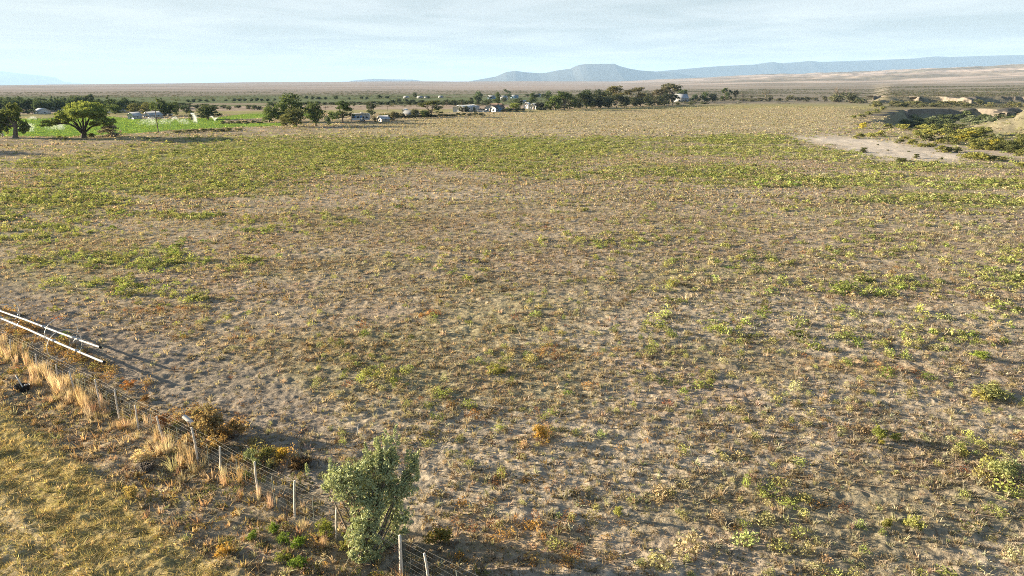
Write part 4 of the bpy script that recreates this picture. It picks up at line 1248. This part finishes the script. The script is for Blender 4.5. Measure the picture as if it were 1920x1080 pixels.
# --- the big silvery bush at the fence
def big_bush():
    bx, by, bz = G(690, 1052)
    o = thing("silvery_bush", (bx, by, bz - .05), "big silvery green bush with ragged upright shoots growing through the wire fence", "bush")
    L = lambda u, v, dd=0: onplane(u, v, by + dd) - np.array((bx, by, bz))
    tm, cm, s = MB(), MB(), 17.3 / FOC
    lob = [(652, 900, 44, 34, 0), (632, 905, 26, 24, .1), (700, 884, 40, 40, .2), (716, 862, 26, 26, .3), (736, 846, 12, 18, .35), (726, 866, 16, 22, .3), (768, 884, 14, 22, .4), (752, 908, 32, 26, .3), (776, 868, 10, 14, .4), (712, 922, 48, 36, .2), (664, 934, 30, 16, 0),
           (690, 965, 34, 34, -.1), (684, 1000, 34, 32, -.25), (676, 1032, 24, 26, -.35), (700, 1030, 22, 26, -.2), (738, 962, 34, 36, .35), (748, 984, 24, 24, .4), (720, 1000, 30, 34, .2), (612, 906, 10, 10, .1), (690, 856, 14, 14, .3)]
    lobes = []
    for (u, v, ru, rv, dd) in lob:
        c = L(u, v, dd * 1.6 + .35)
        lobes.append((*c, ru * s, max(.7 * ru * s, .18), rv * s))
        b0 = np.array((U(-.12, .12), U(-.1, .1), 0)); mid = c * .5 + np.array((U(-.1, .1), 0, .1))
        tm.tube([b0, mid, c], [.045, .028, .010], 5)
        for _ in range(7):
            e = c + rng.normal(size=3) * np.array(lobes[-1][3:6]) * .6 + (0, 0, rv * s * .4)
            limb(tm, mid + (c - mid) * U(.2, 1), e, .010, .004, .05, n=3, sides=3)
    tm.build("stems", M["bark"], o, color=False)
    sh = MB()
    P, T = crown_pts(lobes, 14000, .135, 24, .3)
    for (u, v, dd) in [(736, 838, .35), (730, 845, .3), (742, 848, .4), (770, 868, .4), (778, 862, .4), (764, 872, .4), (690, 848, .3), (650, 872, .1), (612, 900, .1), (782, 880, .45), (716, 843, .3), (704, 852, .3), (668, 870, .15), (756, 884, .35), (636, 880, .1)]:
        t_ = L(u, v, dd * 1.6 + .3)
        q = t_ + np.array((U(-.05, .05), 0, -.32)); f = U(0, 1, 60)[:, None]
        P = np.concatenate([P, q + (t_ - q) * f + rng.normal(size=(60, 3)) * .035]); T = np.concatenate([T, U(.9, 1.3, 60)])
    for _ in range(34):
        l = lobes[rng.integers(0, 10)]
        t_ = np.array((l[0] + rng.normal() * l[3] * .6, l[1] + rng.normal() * l[4] * .6, l[2] + l[5] * U(.8, 1.15)))
        d_ = np.array((rng.normal() * .22, rng.normal() * .2, 1.0)) * U(.25, .5); f = U(0, 1, 46)[:, None]
        limb(sh, t_ - d_ * .6, t_ + d_, .006, .002, .04, n=3, sides=3)
        P = np.concatenate([P, t_ + d_ * f + rng.normal(size=(46, 3)) * .028 * (1.25 - f)])
    sh.build("shoots", M["bark"], o, color=False)
    P = P[P[:, 2] > .03]
    T = U(.75, 1.25, len(P))
    cm.leaves(P, .040, tint(T, warm=.03), 2.6, .4).build("foliage", M["silver_leaf"], o).color = (.40, .44, .235, 1)


big_bush()


# ------------------------------------------------------------------ fence
FA, FB = np.array(flat(20, 668)), np.array(flat(752, 1079))
fdir = (FB - FA) / np.linalg.norm(FB - FA)
fnor = np.array((-fdir[1], fdir[0]))


def fpos(u, v):
    """nearest place on the fence line to a sighted foot"""
    p = np.array(flat(u, v)); s = (p - FA) @ fdir
    q = FA + fdir * s
    return s, q


def top_at(u, v, y):
    p = onplane(u, v, y); return p


def build_fence():
    s0, q0 = fpos(-230, 530); s1, q1 = fpos(1010, 1224)
    c = (FA + FB) / 2
    o = thing("wire_fence", (c[0], c[1], float(gz(*c))), "old field fence of woven wire on uneven wooden and steel posts beside the mown field", "fence")
    org = np.array((c[0], c[1], float(gz(*c))))
    W = lambda s, h, side=0: np.array((*(FA + fdir * s + fnor * side), float(gz(*(FA + fdir * s))) + h)) - org

    def post(u, v, ut, vt, r, mat, name="wooden_post", sides=7, taper=.85):
        s, q = fpos(u, v)
        ty = np.array(flat(u, v))
        f = np.array((q[0], q[1], 0.0))
        y = q[1]
        t = onplane(ut, vt, y)
        b = onplane(u, v, y)
        lean = (t[0] - b[0])
        hgt = min(1.65, max(.8, t[2] - b[2]))
        P = W(s, 0)
        m = MB()
        n = 5
        pts = [P + np.array((lean * k / (n - 1) + U(-.01, .01), U(-.008, .008), -.25 * (k == 0) + hgt * k / (n - 1))) for k in range(n)]
        m.tube(pts, np.linspace(r, r * taper, n), sides)
        return m.build(name, mat, o, color=False)
    WP = [(20, 668, 19, 636), (79, 694, 76, 668), (109, 718, 105, 684), (144.5, 733, 135.5, 694), (184, 763, 175, 712.5), (224, 782, 215, 731), (266, 800, 260, 757), (313, 827, 299, 778), (368, 867, 356, 803), (422, 885, 421, 833), (487.5, 927, 480.5, 864), (554, 966, 553.5, 900.5), (637, 1005, 639, 944)]
    for (u, v, ut, vt) in WP:
        post(u, v, ut, vt, U(.029, .037), M["post"])
    for (u, v, ut, vt) in [(-40, 634, -44, 600), (-100, 600, -104, 568), (-160, 567, -163, 537)]:
        post(u, v, ut, vt, .026, M["post"])
    for (u, v, ut, vt) in [(38, 684, 37, 657), (97, 706, 95, 682), (163, 747, 160, 712), (204, 770, 200, 733), (247, 795, 243, 755), (290, 818, 284, 776), (340, 845, 333, 800), (395, 876, 390, 832), (521, 944, 514, 890), (595, 984, 592, 927), (453, 905, 448, 858), (680, 1036, 678, 975)]:
        post(u, v, ut, vt, .011, M["steel_post"], "steel_post", 4, 1)
    post(752, 1079, 749.7, 1004, .052, M["post"], "corner_post", 8, .7)
    post(806, 1112, 794, 1039, .036, M["post"])
    post(862, 1140, 856, 1069, .014, M["steel_post"], "steel_post", 4, 1)
    post(930, 1180, 928, 1105, .03, M["post"])
    # strands: eight woven lines low down, three single wires above
    for h in (.08, .21, .35, .50, .66, .83, 1.02, 1.16):
        m = MB()
        ss = np.arange(s0, s1, 1.2)
        pts = [W(s, h + .02 * math.sin(s * 1.7 + h * 9) - .012 * math.cos(s * 3.1 + h), .05 + .02 * math.sin(s * .9)) for s in ss]
        m.tube(pts, .0016 if h < .9 else .0022, 4, cap=False)
        m.build("wire_strand", M["wire"], o, color=False)
    m = MB()
    for s in np.arange(s0, s1, .45):
        pts = [W(s + U(-.01, .01), h, .052) for h in (.05, .4, .79)]
        m.tube(pts, .0014, 3, cap=False)
    m.build("woven_stays", M["wire"], o, color=False)
    # twisted brace wire between the bush and the corner post
    sc_, _ = fpos(752, 1079)
    m = MB()
    m.tube([W(sc_ - 2.6, 1.20, -.03), W(sc_ - 1.3, 1.03, -.03), W(sc_, .84, -.03)], .006, 4)
    m.tube([W(sc_ - 2.6, 1.17, -.06), W(sc_ - 1.3, 1.0, -.06), W(sc_, .82, -.06)], .005, 4)
    m.build("brace_wire", M["wire"], o, color=False)


build_fence()


# ------------------------------------------------------------------ wheel-line pipes
def wheel_line(end, start, wheels, label, sag):
    r = .75
    e = np.array((*flat(*end, r), r)); s = np.array((*flat(*start, r), r))
    d = unit(e - s); L = np.linalg.norm(e - s) + 12
    s = e - d * L
    o = thing("irrigation_pipe", (e[0], e[1], 0), label, "pipe")
    org = np.array((e[0], e[1], 0))
    m = MB(); pts = [s + d * L * t + np.array((0, 0, -sag * 4 * (t % .34) * (.34 - t % .34) / .1156)) - org for t in np.linspace(0, 1, 60)]
    m.tube(pts, .050, 10, cap=False)
    m.build("pipe", M["pipe"], o, smooth=True, color=False)
    m = MB(); m.tube([e - org - d * .02, e - org + d * .035], .064, 10); m.build("end_cap", M["black"], o, color=False)
    for t in wheels["couplers"]:
        m = MB(); p = e - d * t - org; m.tube([p - d * .07, p + d * .07], .068, 10); m.build("coupler", M["hoop"], o, color=False)
    n = unit(np.cross(d, (0, 0, 1)))
    for (t, faint) in wheels["hoops"]:
        p = e - d * t - org
        a = np.linspace(0, 2 * math.pi, 41)
        rim = MB(); rr = .74
        rim.tube([p + n * math.cos(q) * rr + np.array((0, 0, math.sin(q) * rr)) for q in a], .010 if faint else .017, 5, cap=False)
        w = rim.build("wheel_rim", M["steel_post"] if faint else M["hoop"], o, color=False)
        for k in range(6):
            q = k * math.pi / 3 + .3
            sp = MB(); sp.tube([p, p + n * math.cos(q) * rr + np.array((0, 0, math.sin(q) * rr))], .0045, 4)
            sp.build("spoke", M["steel_post"], w, color=False)


wheel_line((195, 679), (0, 595), {"couplers": (2.4, 4.6, 10.5), "hoops": ((3.55, False), (1.65, True), (10.2, False))}, "nearer of two white irrigation pipes on wheels beside the wire fence", .03)
wheel_line((188, 651), (0, 582), {"couplers": (1.9, 2.3, 5.2), "hoops": ((3.5, False), (1.2, True), (9.6, False))}, "farther of two white irrigation pipes on wheels beside the bare strip", .03)


# ------------------------------------------------------------------ small things in the grass
def pipe_piece():
    x, y, z = G(356, 797)
    o = thing("pipe_piece", (x, y, z + .18), "short stub of white plastic pipe lying in the weeds by the fence", "pipe piece")
    a, b = onplane(345, 781, y + .25), onplane(364, 796, y - .05)
    c = np.array((x, y, z + .18))
    m = MB(); m.tube([a - c, b - c], .085, 14, cap=False); m.tube([b - c, a - c], .074, 14, cap=False); m.build("pipe", M["white"], o, color=False)
    d = unit(b - a)
    m = MB(); m.tube([b - c - d * .04, b - c - d * .02], .076, 14); m.build("shade_disc", M["black"], o, color=False)  # black discs at both ends stand in for the shade inside the hollow pipe
    m = MB(); m.tube([a - c + d * .03, a - c + d * .015], .076, 14); m.build("shade_disc", M["black"], o, color=False)
    m = MB(); m.tube([np.array((.02, .08, -.2)), np.array((.02, .06, -.06))], .03, 6); m.build("support_stick", M["post"], o, color=False)


pipe_piece()


def tub():
    x, y, z = G(43, 730)
    o = thing("rubber_tub", (x, y, z), "low black rubber tub in the weeds with a pale stick leaning out of it", "tub")
    a = np.linspace(0, 2 * math.pi, 25)
    prof = [(.24, 0), (.27, .12), (.30, .22), (.31, .23), (.285, .22), (.25, .10), (.22, .05), (0, .05)]
    m = MB(); V = [(r * math.cos(q), r * .8 * math.sin(q), h) for r, h in prof for q in a[:-1]]
    n = 24; F = []
    for i in range(len(prof) - 1):
        for j in range(n):
            p, q = i * n + j, i * n + (j + 1) % n
            F += [(p, q, q + n), (p, q + n, p + n)]
    m.add(V, F); m.build("tub", M["black"], o, color=False, smooth=True)
    m = MB(); m.tube([(.05, .0, .05), (-.10, .06, .30), (-.27, .12, .62)], .024, 6); m.build("stick", M["white"], o, color=False)
    m = MB(); m.box(.10, .22, -.03, .03, .23, .25); m.build("rim_lug", M["white"], o, color=False)


tub()


def stump():
    x, y, z = G(276, 880)
    o = thing("dead_stump", (x, y, z), "dark hollow stump with dry pale stalks before it at the mown field edge", "stump")
    m = MB()
    for k in range(14):
        a = k / 14 * 2 * math.pi; r = .17
        m.tube([(math.cos(a) * r, math.sin(a) * r, -.05), (math.cos(a) * r * 1.05, math.sin(a) * r * 1.05, U(.10, .22))], .045, 5)
    m.build("stump", M["bark_dark"], o, color=False)
    m = MB()
    for k in range(16):
        limb(m, (.02, -.22, 0), (U(-.3, .3), -.22 + U(-.15, .2), U(.2, .45)), .006, .003, .08, n=3, sides=3)
    m.build("dry_stalks", M["deadwood"], o, color=False)


stump()
for (u, v, vt, ut, lab) in [(668, 816, 795, 672, "thin pale marker stake standing in the bare field"), (5, 257, 249, 5, "white painted post box at the foot of the left edge tree")]:
    x, y, z = G(u, v); t = onplane(ut, vt, y)
    if u > 100:
        m = MB(); m.tube([(0, 0, -.1), (t[0] - x, 0, t[2] - z)], .014, 5)
        tag(m.build("marker_stake", M["post"], color=False), lab, "stake").location = (x, y, z)
    else:
        o = thing("post_box", (x, y, z), lab, "post box")
        m = MB(); m.box(-.2, .2, -.2, .2, 0, .9); m.build("box", M["white"], o, color=False)
        m = MB(); m.box(-.26, .26, -.26, .26, .902, 1.0); m.build("lid", M["white"], o, color=False)


# ------------------------------------------------------------------ utility poles
def pole(u, v0, v1, label, arm=True, r=.14):
    x, y, z = G(u, v0); t = onplane(u, v1, y); h = t[2] - z
    o = thing("utility_pole", (x, y, z), label, "utility pole")
    m = MB(); m.tube([(0, 0, -.5), (0, 0, h * .5), (0, 0, h)], [r, r * .85, r * .7], 8); m.build("pole", M["bark"], o, color=False)
    if arm:
        m = MB(); m.box(-1.1, 1.1, -.06, .06, h - .55, h - .42); a = m.build("crossarm", M["bark_dark"], o, color=False)
        for xx in (-1.0, 0.0, 1.0):
            m = MB(); m.tube([(xx, 0, h - .42), (xx, 0, h - .25)], .05, 6); m.build("insulator", M["white"], a, color=False)
    if u < 320:
        m = MB(); m.tube([(0, 0, h - .4), (1.6, .6, -.1)], .02, 4); m.build("guy_wire", M["wire"], o, color=False)


pole(297, 248.5, 204, "tall utility pole in front of the poplar clump at the lawn edge")
pole(612, 222, 199, "utility pole between the big tree group and the gappy tree")
pole(697, 219, 192, "utility pole behind the camper trailer")
pole(660, 232, 212, "short dark pole at the left end of the camper trailer", False)
pole(727, 209, 198, "small far utility pole in the pale field behind the small shed", False)
pole(767, 209, 198, "small far utility pole behind the grey roofed house", False)
pole(945, 208, 188, "utility pole by the blue end of the farmhouse", True)


# ------------------------------------------------------------------ buildings
def house(u, v, wpx, hpx, depth, roof_h, rz, wall, roof, label, name="house", cat="house", wins=((-.3, .55), (.3, .55)), door=.0, side_wins=2, gable_front=True, overhang=.25):
    """gabled building whose front foot centre is at (u, v); front wpx wide, eaves hpx above the foot"""
    x, y, z = G(u, v)
    f = y * cP - (z - H) * sP
    w, h = wpx / FOC * f, hpx / FOC * f
    o = thing(name, (x, y, z), label, cat, None, rad(rz))
    m = MB(); hw = w / 2
    if gable_front:
        prof = [(-hw, -.3), (hw, -.3), (hw, h), (0, h + roof_h), (-hw, h)]
        m.prism(prof, 0, depth)
    else:
        m.box(-hw, hw, 0, depth, -.3, h)
        V = [(-hw, 0, h), (-hw, depth, h), (-hw, depth / 2, h + roof_h), (hw, 0, h), (hw, depth, h), (hw, depth / 2, h + roof_h)]
        m.add(V, [(0, 1, 2), (3, 5, 4)])
    m.build("wall", M[wall], o, color=False)
    m = MB(); t = .14; ov = overhang
    if gable_front:
        sl = roof_h / hw
        for sgn in (-1, 1):
            a = (0, h + roof_h + .01); b = (sgn * (hw + ov), h - sl * ov + .01)
            pr = [a, b, (b[0], b[1] + t), (a[0], a[1] + t)]
            m.prism(pr, -ov, depth + ov)
    else:
        sl = roof_h / (depth / 2)
        for sgn in (-1, 1):
            yc = depth / 2; ye = yc + sgn * (depth / 2 + ov); ze = h - sl * ov + .01
            V = [(xx, yy, zz) for xx in (-hw - ov, hw + ov) for yy, zz in ((yc, h + roof_h + .01), (ye, ze), (ye, ze + t), (yc, h + roof_h + t + .01))]
            m.add(V, [(0, 1, 2), (0, 2, 3), (4, 6, 5), (4, 7, 6), (0, 4, 5), (0, 5, 1), (1, 5, 6), (1, 6, 2), (2, 6, 7), (2, 7, 3), (3, 7, 4), (3, 4, 0)])
    m.build("roof", M[roof], o, color=False)
    for (fx, fz) in wins:
        cx, cz = fx * w, fz * h
        ww, wh = min(.6, w * .09), min(.55, h * .2)
        m = MB(); m.box(cx - ww - .09, cx + ww + .09, -.05, -.002, cz - wh - .09, cz + wh + .09); fr = m.build("window", M["white"], o, color=False)
        m = MB(); m.box(cx - ww, cx + ww, -.065, -.052, cz - wh, cz + wh); m.build("pane", M["glass"], fr, color=False)
    if door is not None:
        m = MB(); m.box(door * w - .45, door * w + .45, -.06, -.002, 0, min(2.0, h * .85)); m.build("door", M["door"], o, color=False)
    for sgn in (-1, 1):
        for k in range(side_wins):
            cy_ = depth * (k + 1) / (side_wins + 1); xx = sgn * (hw + .004)
            m = MB(); m.box(min(xx, xx + sgn * .05), max(xx, xx + sgn * .05), cy_ - .5, cy_ + .5, h * .4, h * .78); fr = m.build("window", M["white"], o, color=False)
            xx = sgn * (hw + .056)
            m = MB(); m.box(min(xx, xx + sgn * .012), max(xx, xx + sgn * .012), cy_ - .42, cy_ + .42, h * .43, h * .75); m.build("pane", M["glass"], fr, color=False)
    return o, w, h


house(245.5, 223.5, 11, 6.5, 6, 1.1, 0, "white", "tin", "small white gabled shed left of the dark hedge across the lawn", "shed", "shed", ((0, .5),), None, 1)
o, w, h = house(274.5, 220.8, 15, 4.5, 8, 1.2, -8, "white", "tin", "small white house with a blue grey front and steep gable across the lawn", wins=((-.3, .5), (.32, .5)), door=.05)
m = MB(); m.prism([(-w * .2, 0), (w * .2, 0), (w * .2, h * .95), (0, h + .7), (-w * .2, h * .95)], -.05, -.004); m.build("blue_porch_front", M["blue_wall"], o, color=False)
house(711, 228.6, 11, 5.5, 4.5, 1.0, -30, "cream", "tin", "small white gabled shed between rusty brush right of the camper trailer", "shed", "shed", ((0, .5),), None, 1)
house(765, 219.5, 22, 5, 7, 1.3, -12, "cream", "roof_grey", "low house with a grey roof half hidden by round dark bushes", wins=((-.32, .5), (.1, .5), (.35, .5)), door=-.1, gable_front=False)
house(757, 209, 6, 2.5, 4, .5, -10, "cream", "tin", "pale outbuilding rising behind the grey roofed house", "shed", "shed", (), None, 1)
house(860, 209.8, 25, 8, 16, .9, -24, "white", "tin", "tall white metal shed behind two dark round trees", "shed", "shed", (), .32, 0, overhang=.1)
house(882, 209, 9, 7, 6, .9, -10, "white", "tin", "small white cottage between the metal shed and the farmhouse", wins=((-.2, .5), (.25, .5)), door=None, gable_front=False)
house(919, 209.6, 22, 6.5, 11, 2.0, -16, "white", "roof_brown", "white gabled farmhouse with a brown roof facing the golden field", wins=((.05, .95), (-.28, .5), (.28, .5)), door=.0)
house(934, 209.2, 11, 7, 9, 1.8, -10, "blue_wall", "roof_brown", "light blue gabled house joined to the right of the white farmhouse", wins=((0, .6),), door=None)
house(986, 203.5, 9, 8, 6, .8, -14, "white", "tin", "tall narrow white shed right of the bright rounded tree", "shed", "shed", ((0, .6),), None, 1)
house(998, 205, 14, 5.5, 7, 1.3, -18, "white", "tin", "low white shed with a pale peaked roof left of the black green tree", "shed", "shed", ((-.2, .5),), .2, 1)
house(979, 193.6, 12, 3, 6, .9, -10, "cream", "tin", "pale low building above the bright rounded tree", "building", "building", ((-.25, .5), (.25, .5)), None, 1, False)
house(1280, 191.5, 22, 7, 10, 3.0, 4, "grey_wall", "tin", "house with a bright white metal roof among dark trees at the right of the row", wins=((-.3, .4), (.05, .4), (.32, .4)), door=.2, gable_front=False)
house(1275, 190.8, 9, 11, 6, 1.4, 4, "grey_wall", "tin", "tall gabled wing of the white roofed house", "house_wing", "house", ((0, .7),), None, 1)
for (u, v, w, h, wl, rf, lab) in [(760, 184.5, 8, 1.8, "cream", "tin", "far white bungalow left of the dim far trees"), (786, 184.5, 9, 1.8, "cream", "tin", "far pale bungalow in the middle of the far settlement"), (799, 184.2, 7, 1.8, "grey_wall", "roof_grey", "far grey bungalow in the far settlement"), (825, 183.6, 7, 1.6, "cream", "tin", "rightmost far white bungalow of the far settlement"),
                              (921, 185.8, 13, 4, "blue_wall", "tin", "bluish house between the distant trees over the farmhouse"), (943, 187, 14, 4.5, "white", "tin", "white house in the distant row right of the upright dark tree"), (964, 184.5, 13, 4, "blue_wall", "tin", "pale blue house at the right of the distant row"),
                              (1008, 182.5, 12, 4, "white", "roof_grey", "white house just left of the bluish tree in the distance"), (68, 214, 11, 5, "white", "tin", "bright white building at the back of the sprinkled lawn"), (92, 208, 16, 3, "white", "tin", "long white building in the hazy grove behind the cottonwood"), (232, 207, 12, 4, "white", "tin", "white house far behind the white gabled shed")]:
    house(u, v, w, h, 7, 1.2, -8, wl, "dull_tin" if rf == "tin" and u > 700 else rf, lab, "house", "house", ((-.25, .5), (.25, .5)), None, 1, False)


# ------------------------------------------------------------------ camper trailer and parked cars
def wheel(parent, x, y, r, w=.24):
    m = MB(); m.tube([(x, y - w / 2, r), (x, y + w / 2, r)], r, 14); t = m.build("wheel", M["black"], parent, color=False)
    m = MB(); m.tube([(x, y - w / 2 - .015, r), (x, y + w / 2 + .015, r)], r * .55, 12); m.build("rim", M["hoop"], t, color=False)


def camper():
    x, y, z = G(677, 227.5)
    o = thing("camper_trailer", (x, y, z), "white camper trailer with blue stripes and dark windows parked beside the gappy tree", "trailer", None, rad(4))
    L = 33 / FOC * y * 1.0; hl = L / 2; hgt = 2.75
    m = MB(); m.prism([(-hl, .55), (hl - .3, .55), (hl, .9), (hl, hgt - .5), (hl - .35, hgt), (-hl + .25, hgt), (-hl, hgt - .3)], -1.2, 1.2); m.build("body", M["white"], o, color=False)
    for (a, b, c, d) in ((-.45, -.30, .5, .78), (-.2, -.05, .46, .8), (.12, .2, .46, .8), (.28, .40, .5, .75)):
        m = MB(); m.box(a * L, b * L, -1.24, -1.203, .55 + c * 2.1 - .4, .55 + d * 2.1 - .35); m.build("window", M["glass"], o, color=False)
    for (a, b, z0, z1) in ((-.48, -.22, 1.35, 1.95), (-.02, .10, 1.3, 2.0), (.2, .48, 1.05, 1.25)):
        m = MB(); m.box(a * L, b * L, -1.222, -1.2015, z0, z1); m.build("stripe", M["blue"], o, color=False)
    m = MB(); m.box(.1 * L, .1 * L + .7, -1.235, -1.203, .6, 2.4); d = m.build("door", M["cream"], o, color=False)
    m = MB(); m.box(.1 * L + .55, .1 * L + .63, -1.26, -1.236, 1.4, 1.5); m.build("handle", M["black"], d, color=False)
    for xx in (.02, .14):
        wheel(o, xx * L, -1.1, .36); wheel(o, xx * L, 1.1, .36)
    m = MB(); m.box(-.1, .9, -.5, .5, hgt + .004, hgt + .25); m.build("roof_vent", M["white"], o, color=False)
    m = MB(); m.tube([(-hl, -.6, .6), (-hl - 1.2, 0, .55)], .06, 5); m.tube([(-hl, .6, .6), (-hl - 1.2, 0, .55)], .06, 5); m.build("hitch", M["black"], o, color=False)


camper()


def car(u, v, rz, mat, label):
    x, y, z = G(u, v)
    o = thing("parked_car", (x, y, z), label, "car", None, rad(rz))
    m = MB(); m.prism([(-2.1, .35), (2.1, .35), (2.15, .75), (1.15, .92), (-1.9, .95), (-2.15, .8)], -.85, .85); m.build("body", mat, o, color=False)
    m = MB(); m.prism([(-1.6, .952), (.95, .922), (.35, 1.45), (-1.2, 1.48)], -.72, .72); m.build("cabin", M["glass"], o, color=False)
    m = MB(); m.prism([(-1.25, 1.482), (.4, 1.452), (.3, 1.52), (-1.15, 1.54)], -.7, .7); m.build("roof_panel", mat, o, color=False)
    for xx in (-1.35, 1.35):
        for yy in (-.78, .78):
            wheel(o, xx, yy, .33, .2)


car(207, 212.5, 10, M["white"], "white car parked leftmost in front of the hazy row behind the cottonwood")
car(219, 211.8, 5, M["car_paint"], "silver car parked in front of the low round tree behind the cottonwood")
car(229, 210.5, -6, M["white"], "white car parked below the far white house")
car(313, 217.5, 0, M["white"], "white car parked under the broad dark tree of the poplar clump")
car(903, 210.4, 0, M["car_paint"], "silver car parked left of the white farmhouse")
car(947, 209.6, 0, M["black"], "dark car parked beside the light blue house")


# ------------------------------------------------------------------ sprinklers
def sprinkler(u, v, jets, label, n=1100):
    """riser with arcs of falling water; jets = (du, rise, spread) in photo pixels seen from here"""
    x, y, z = G(u, v)
    k = y / FOC
    o = thing("sprinkler", (x, y, z), label, "sprinkler")
    m = MB(); m.tube([(0, 0, 0), (0, 0, .7)], .03, 6); m.build("riser", M["steel_post"], o, color=False)
    m = MB(); m.tube([(-.08, 0, .7), (.1, 0, .78)], .035, 6); m.build("nozzle", M["black"], o, color=False)
    P = []
    for (du, rise, spread, fill) in jets:
        t = U(0, 1, n) ** .8
        R_ = du * k; hh = rise * k
        px_ = R_ * t; pz = .75 + hh * (1 - (1 - t) ** 2) if fill == 0 else .75 + 4 * hh * t * (1 - t * .96)
        sp = spread * k * (.08 + t)
        q = np.stack([px_ + rng.normal(size=n) * sp * .5, rng.normal(size=n) * (sp + .3), pz + rng.normal(size=n) * sp * .28], 1)
        if fill:
            drop = U(0, 1, n) ** 2 * fill
            q[:, 2] *= 1 - drop
            q[:, 0] += drop * R_ * .2
        q[:, 2] = np.maximum(q[:, 2], .05)
        P.append(q)
    P = np.concatenate(P)
    m = MB().leaves(P, .05, (1, 1, 1), 1.3)
    m.build("water_spray", M["spray"], o).color = (.86, .88, .86, 1)


sprinkler(293, 236, ((-28, 9, 5, .7), (-12, 10, 6, .9)), "leftmost right hand sprinkler throwing a low wide white fan behind the utility pole")
sprinkler(320, 235.5, ((-17, 8, 4, .7),), "sprinkler throwing a small white fan just right of the utility pole")
sprinkler(337, 233.5, ((-14, 9, 2.5, .2), (14, 5, 4, .9)), "sprinkler throwing a slanted jet to the left in the middle of the line")
sprinkler(369.5, 234, ((-7, 16, 2.2, 0), (-4, 12, 3, .6)), "sprinkler with the tallest narrow white jet left of the leaning tree", 2000)
sprinkler(403, 230.5, ((-5.5, 8, 1.2, 0), (5, 5, 1.2, 0)), "sprinkler throwing a small v of two jets below the leaning tree", 900)
sprinkler(120, 245, ((-26, 8, 5, .8), (-10, 12, 6, .9)), "sprinkler with a broad white fan seen under the cottonwood's left limbs")
sprinkler(64, 248, ((-26, 11, 6, .8), (-10, 10, 5, .9)), "sprinkler with a tall white fan between the left edge tree and cottonwood")
sprinkler(70, 227, ((-13, 4, 2, .6),), "farthest small sprinkler with a short white jet high on the lawn", 900)
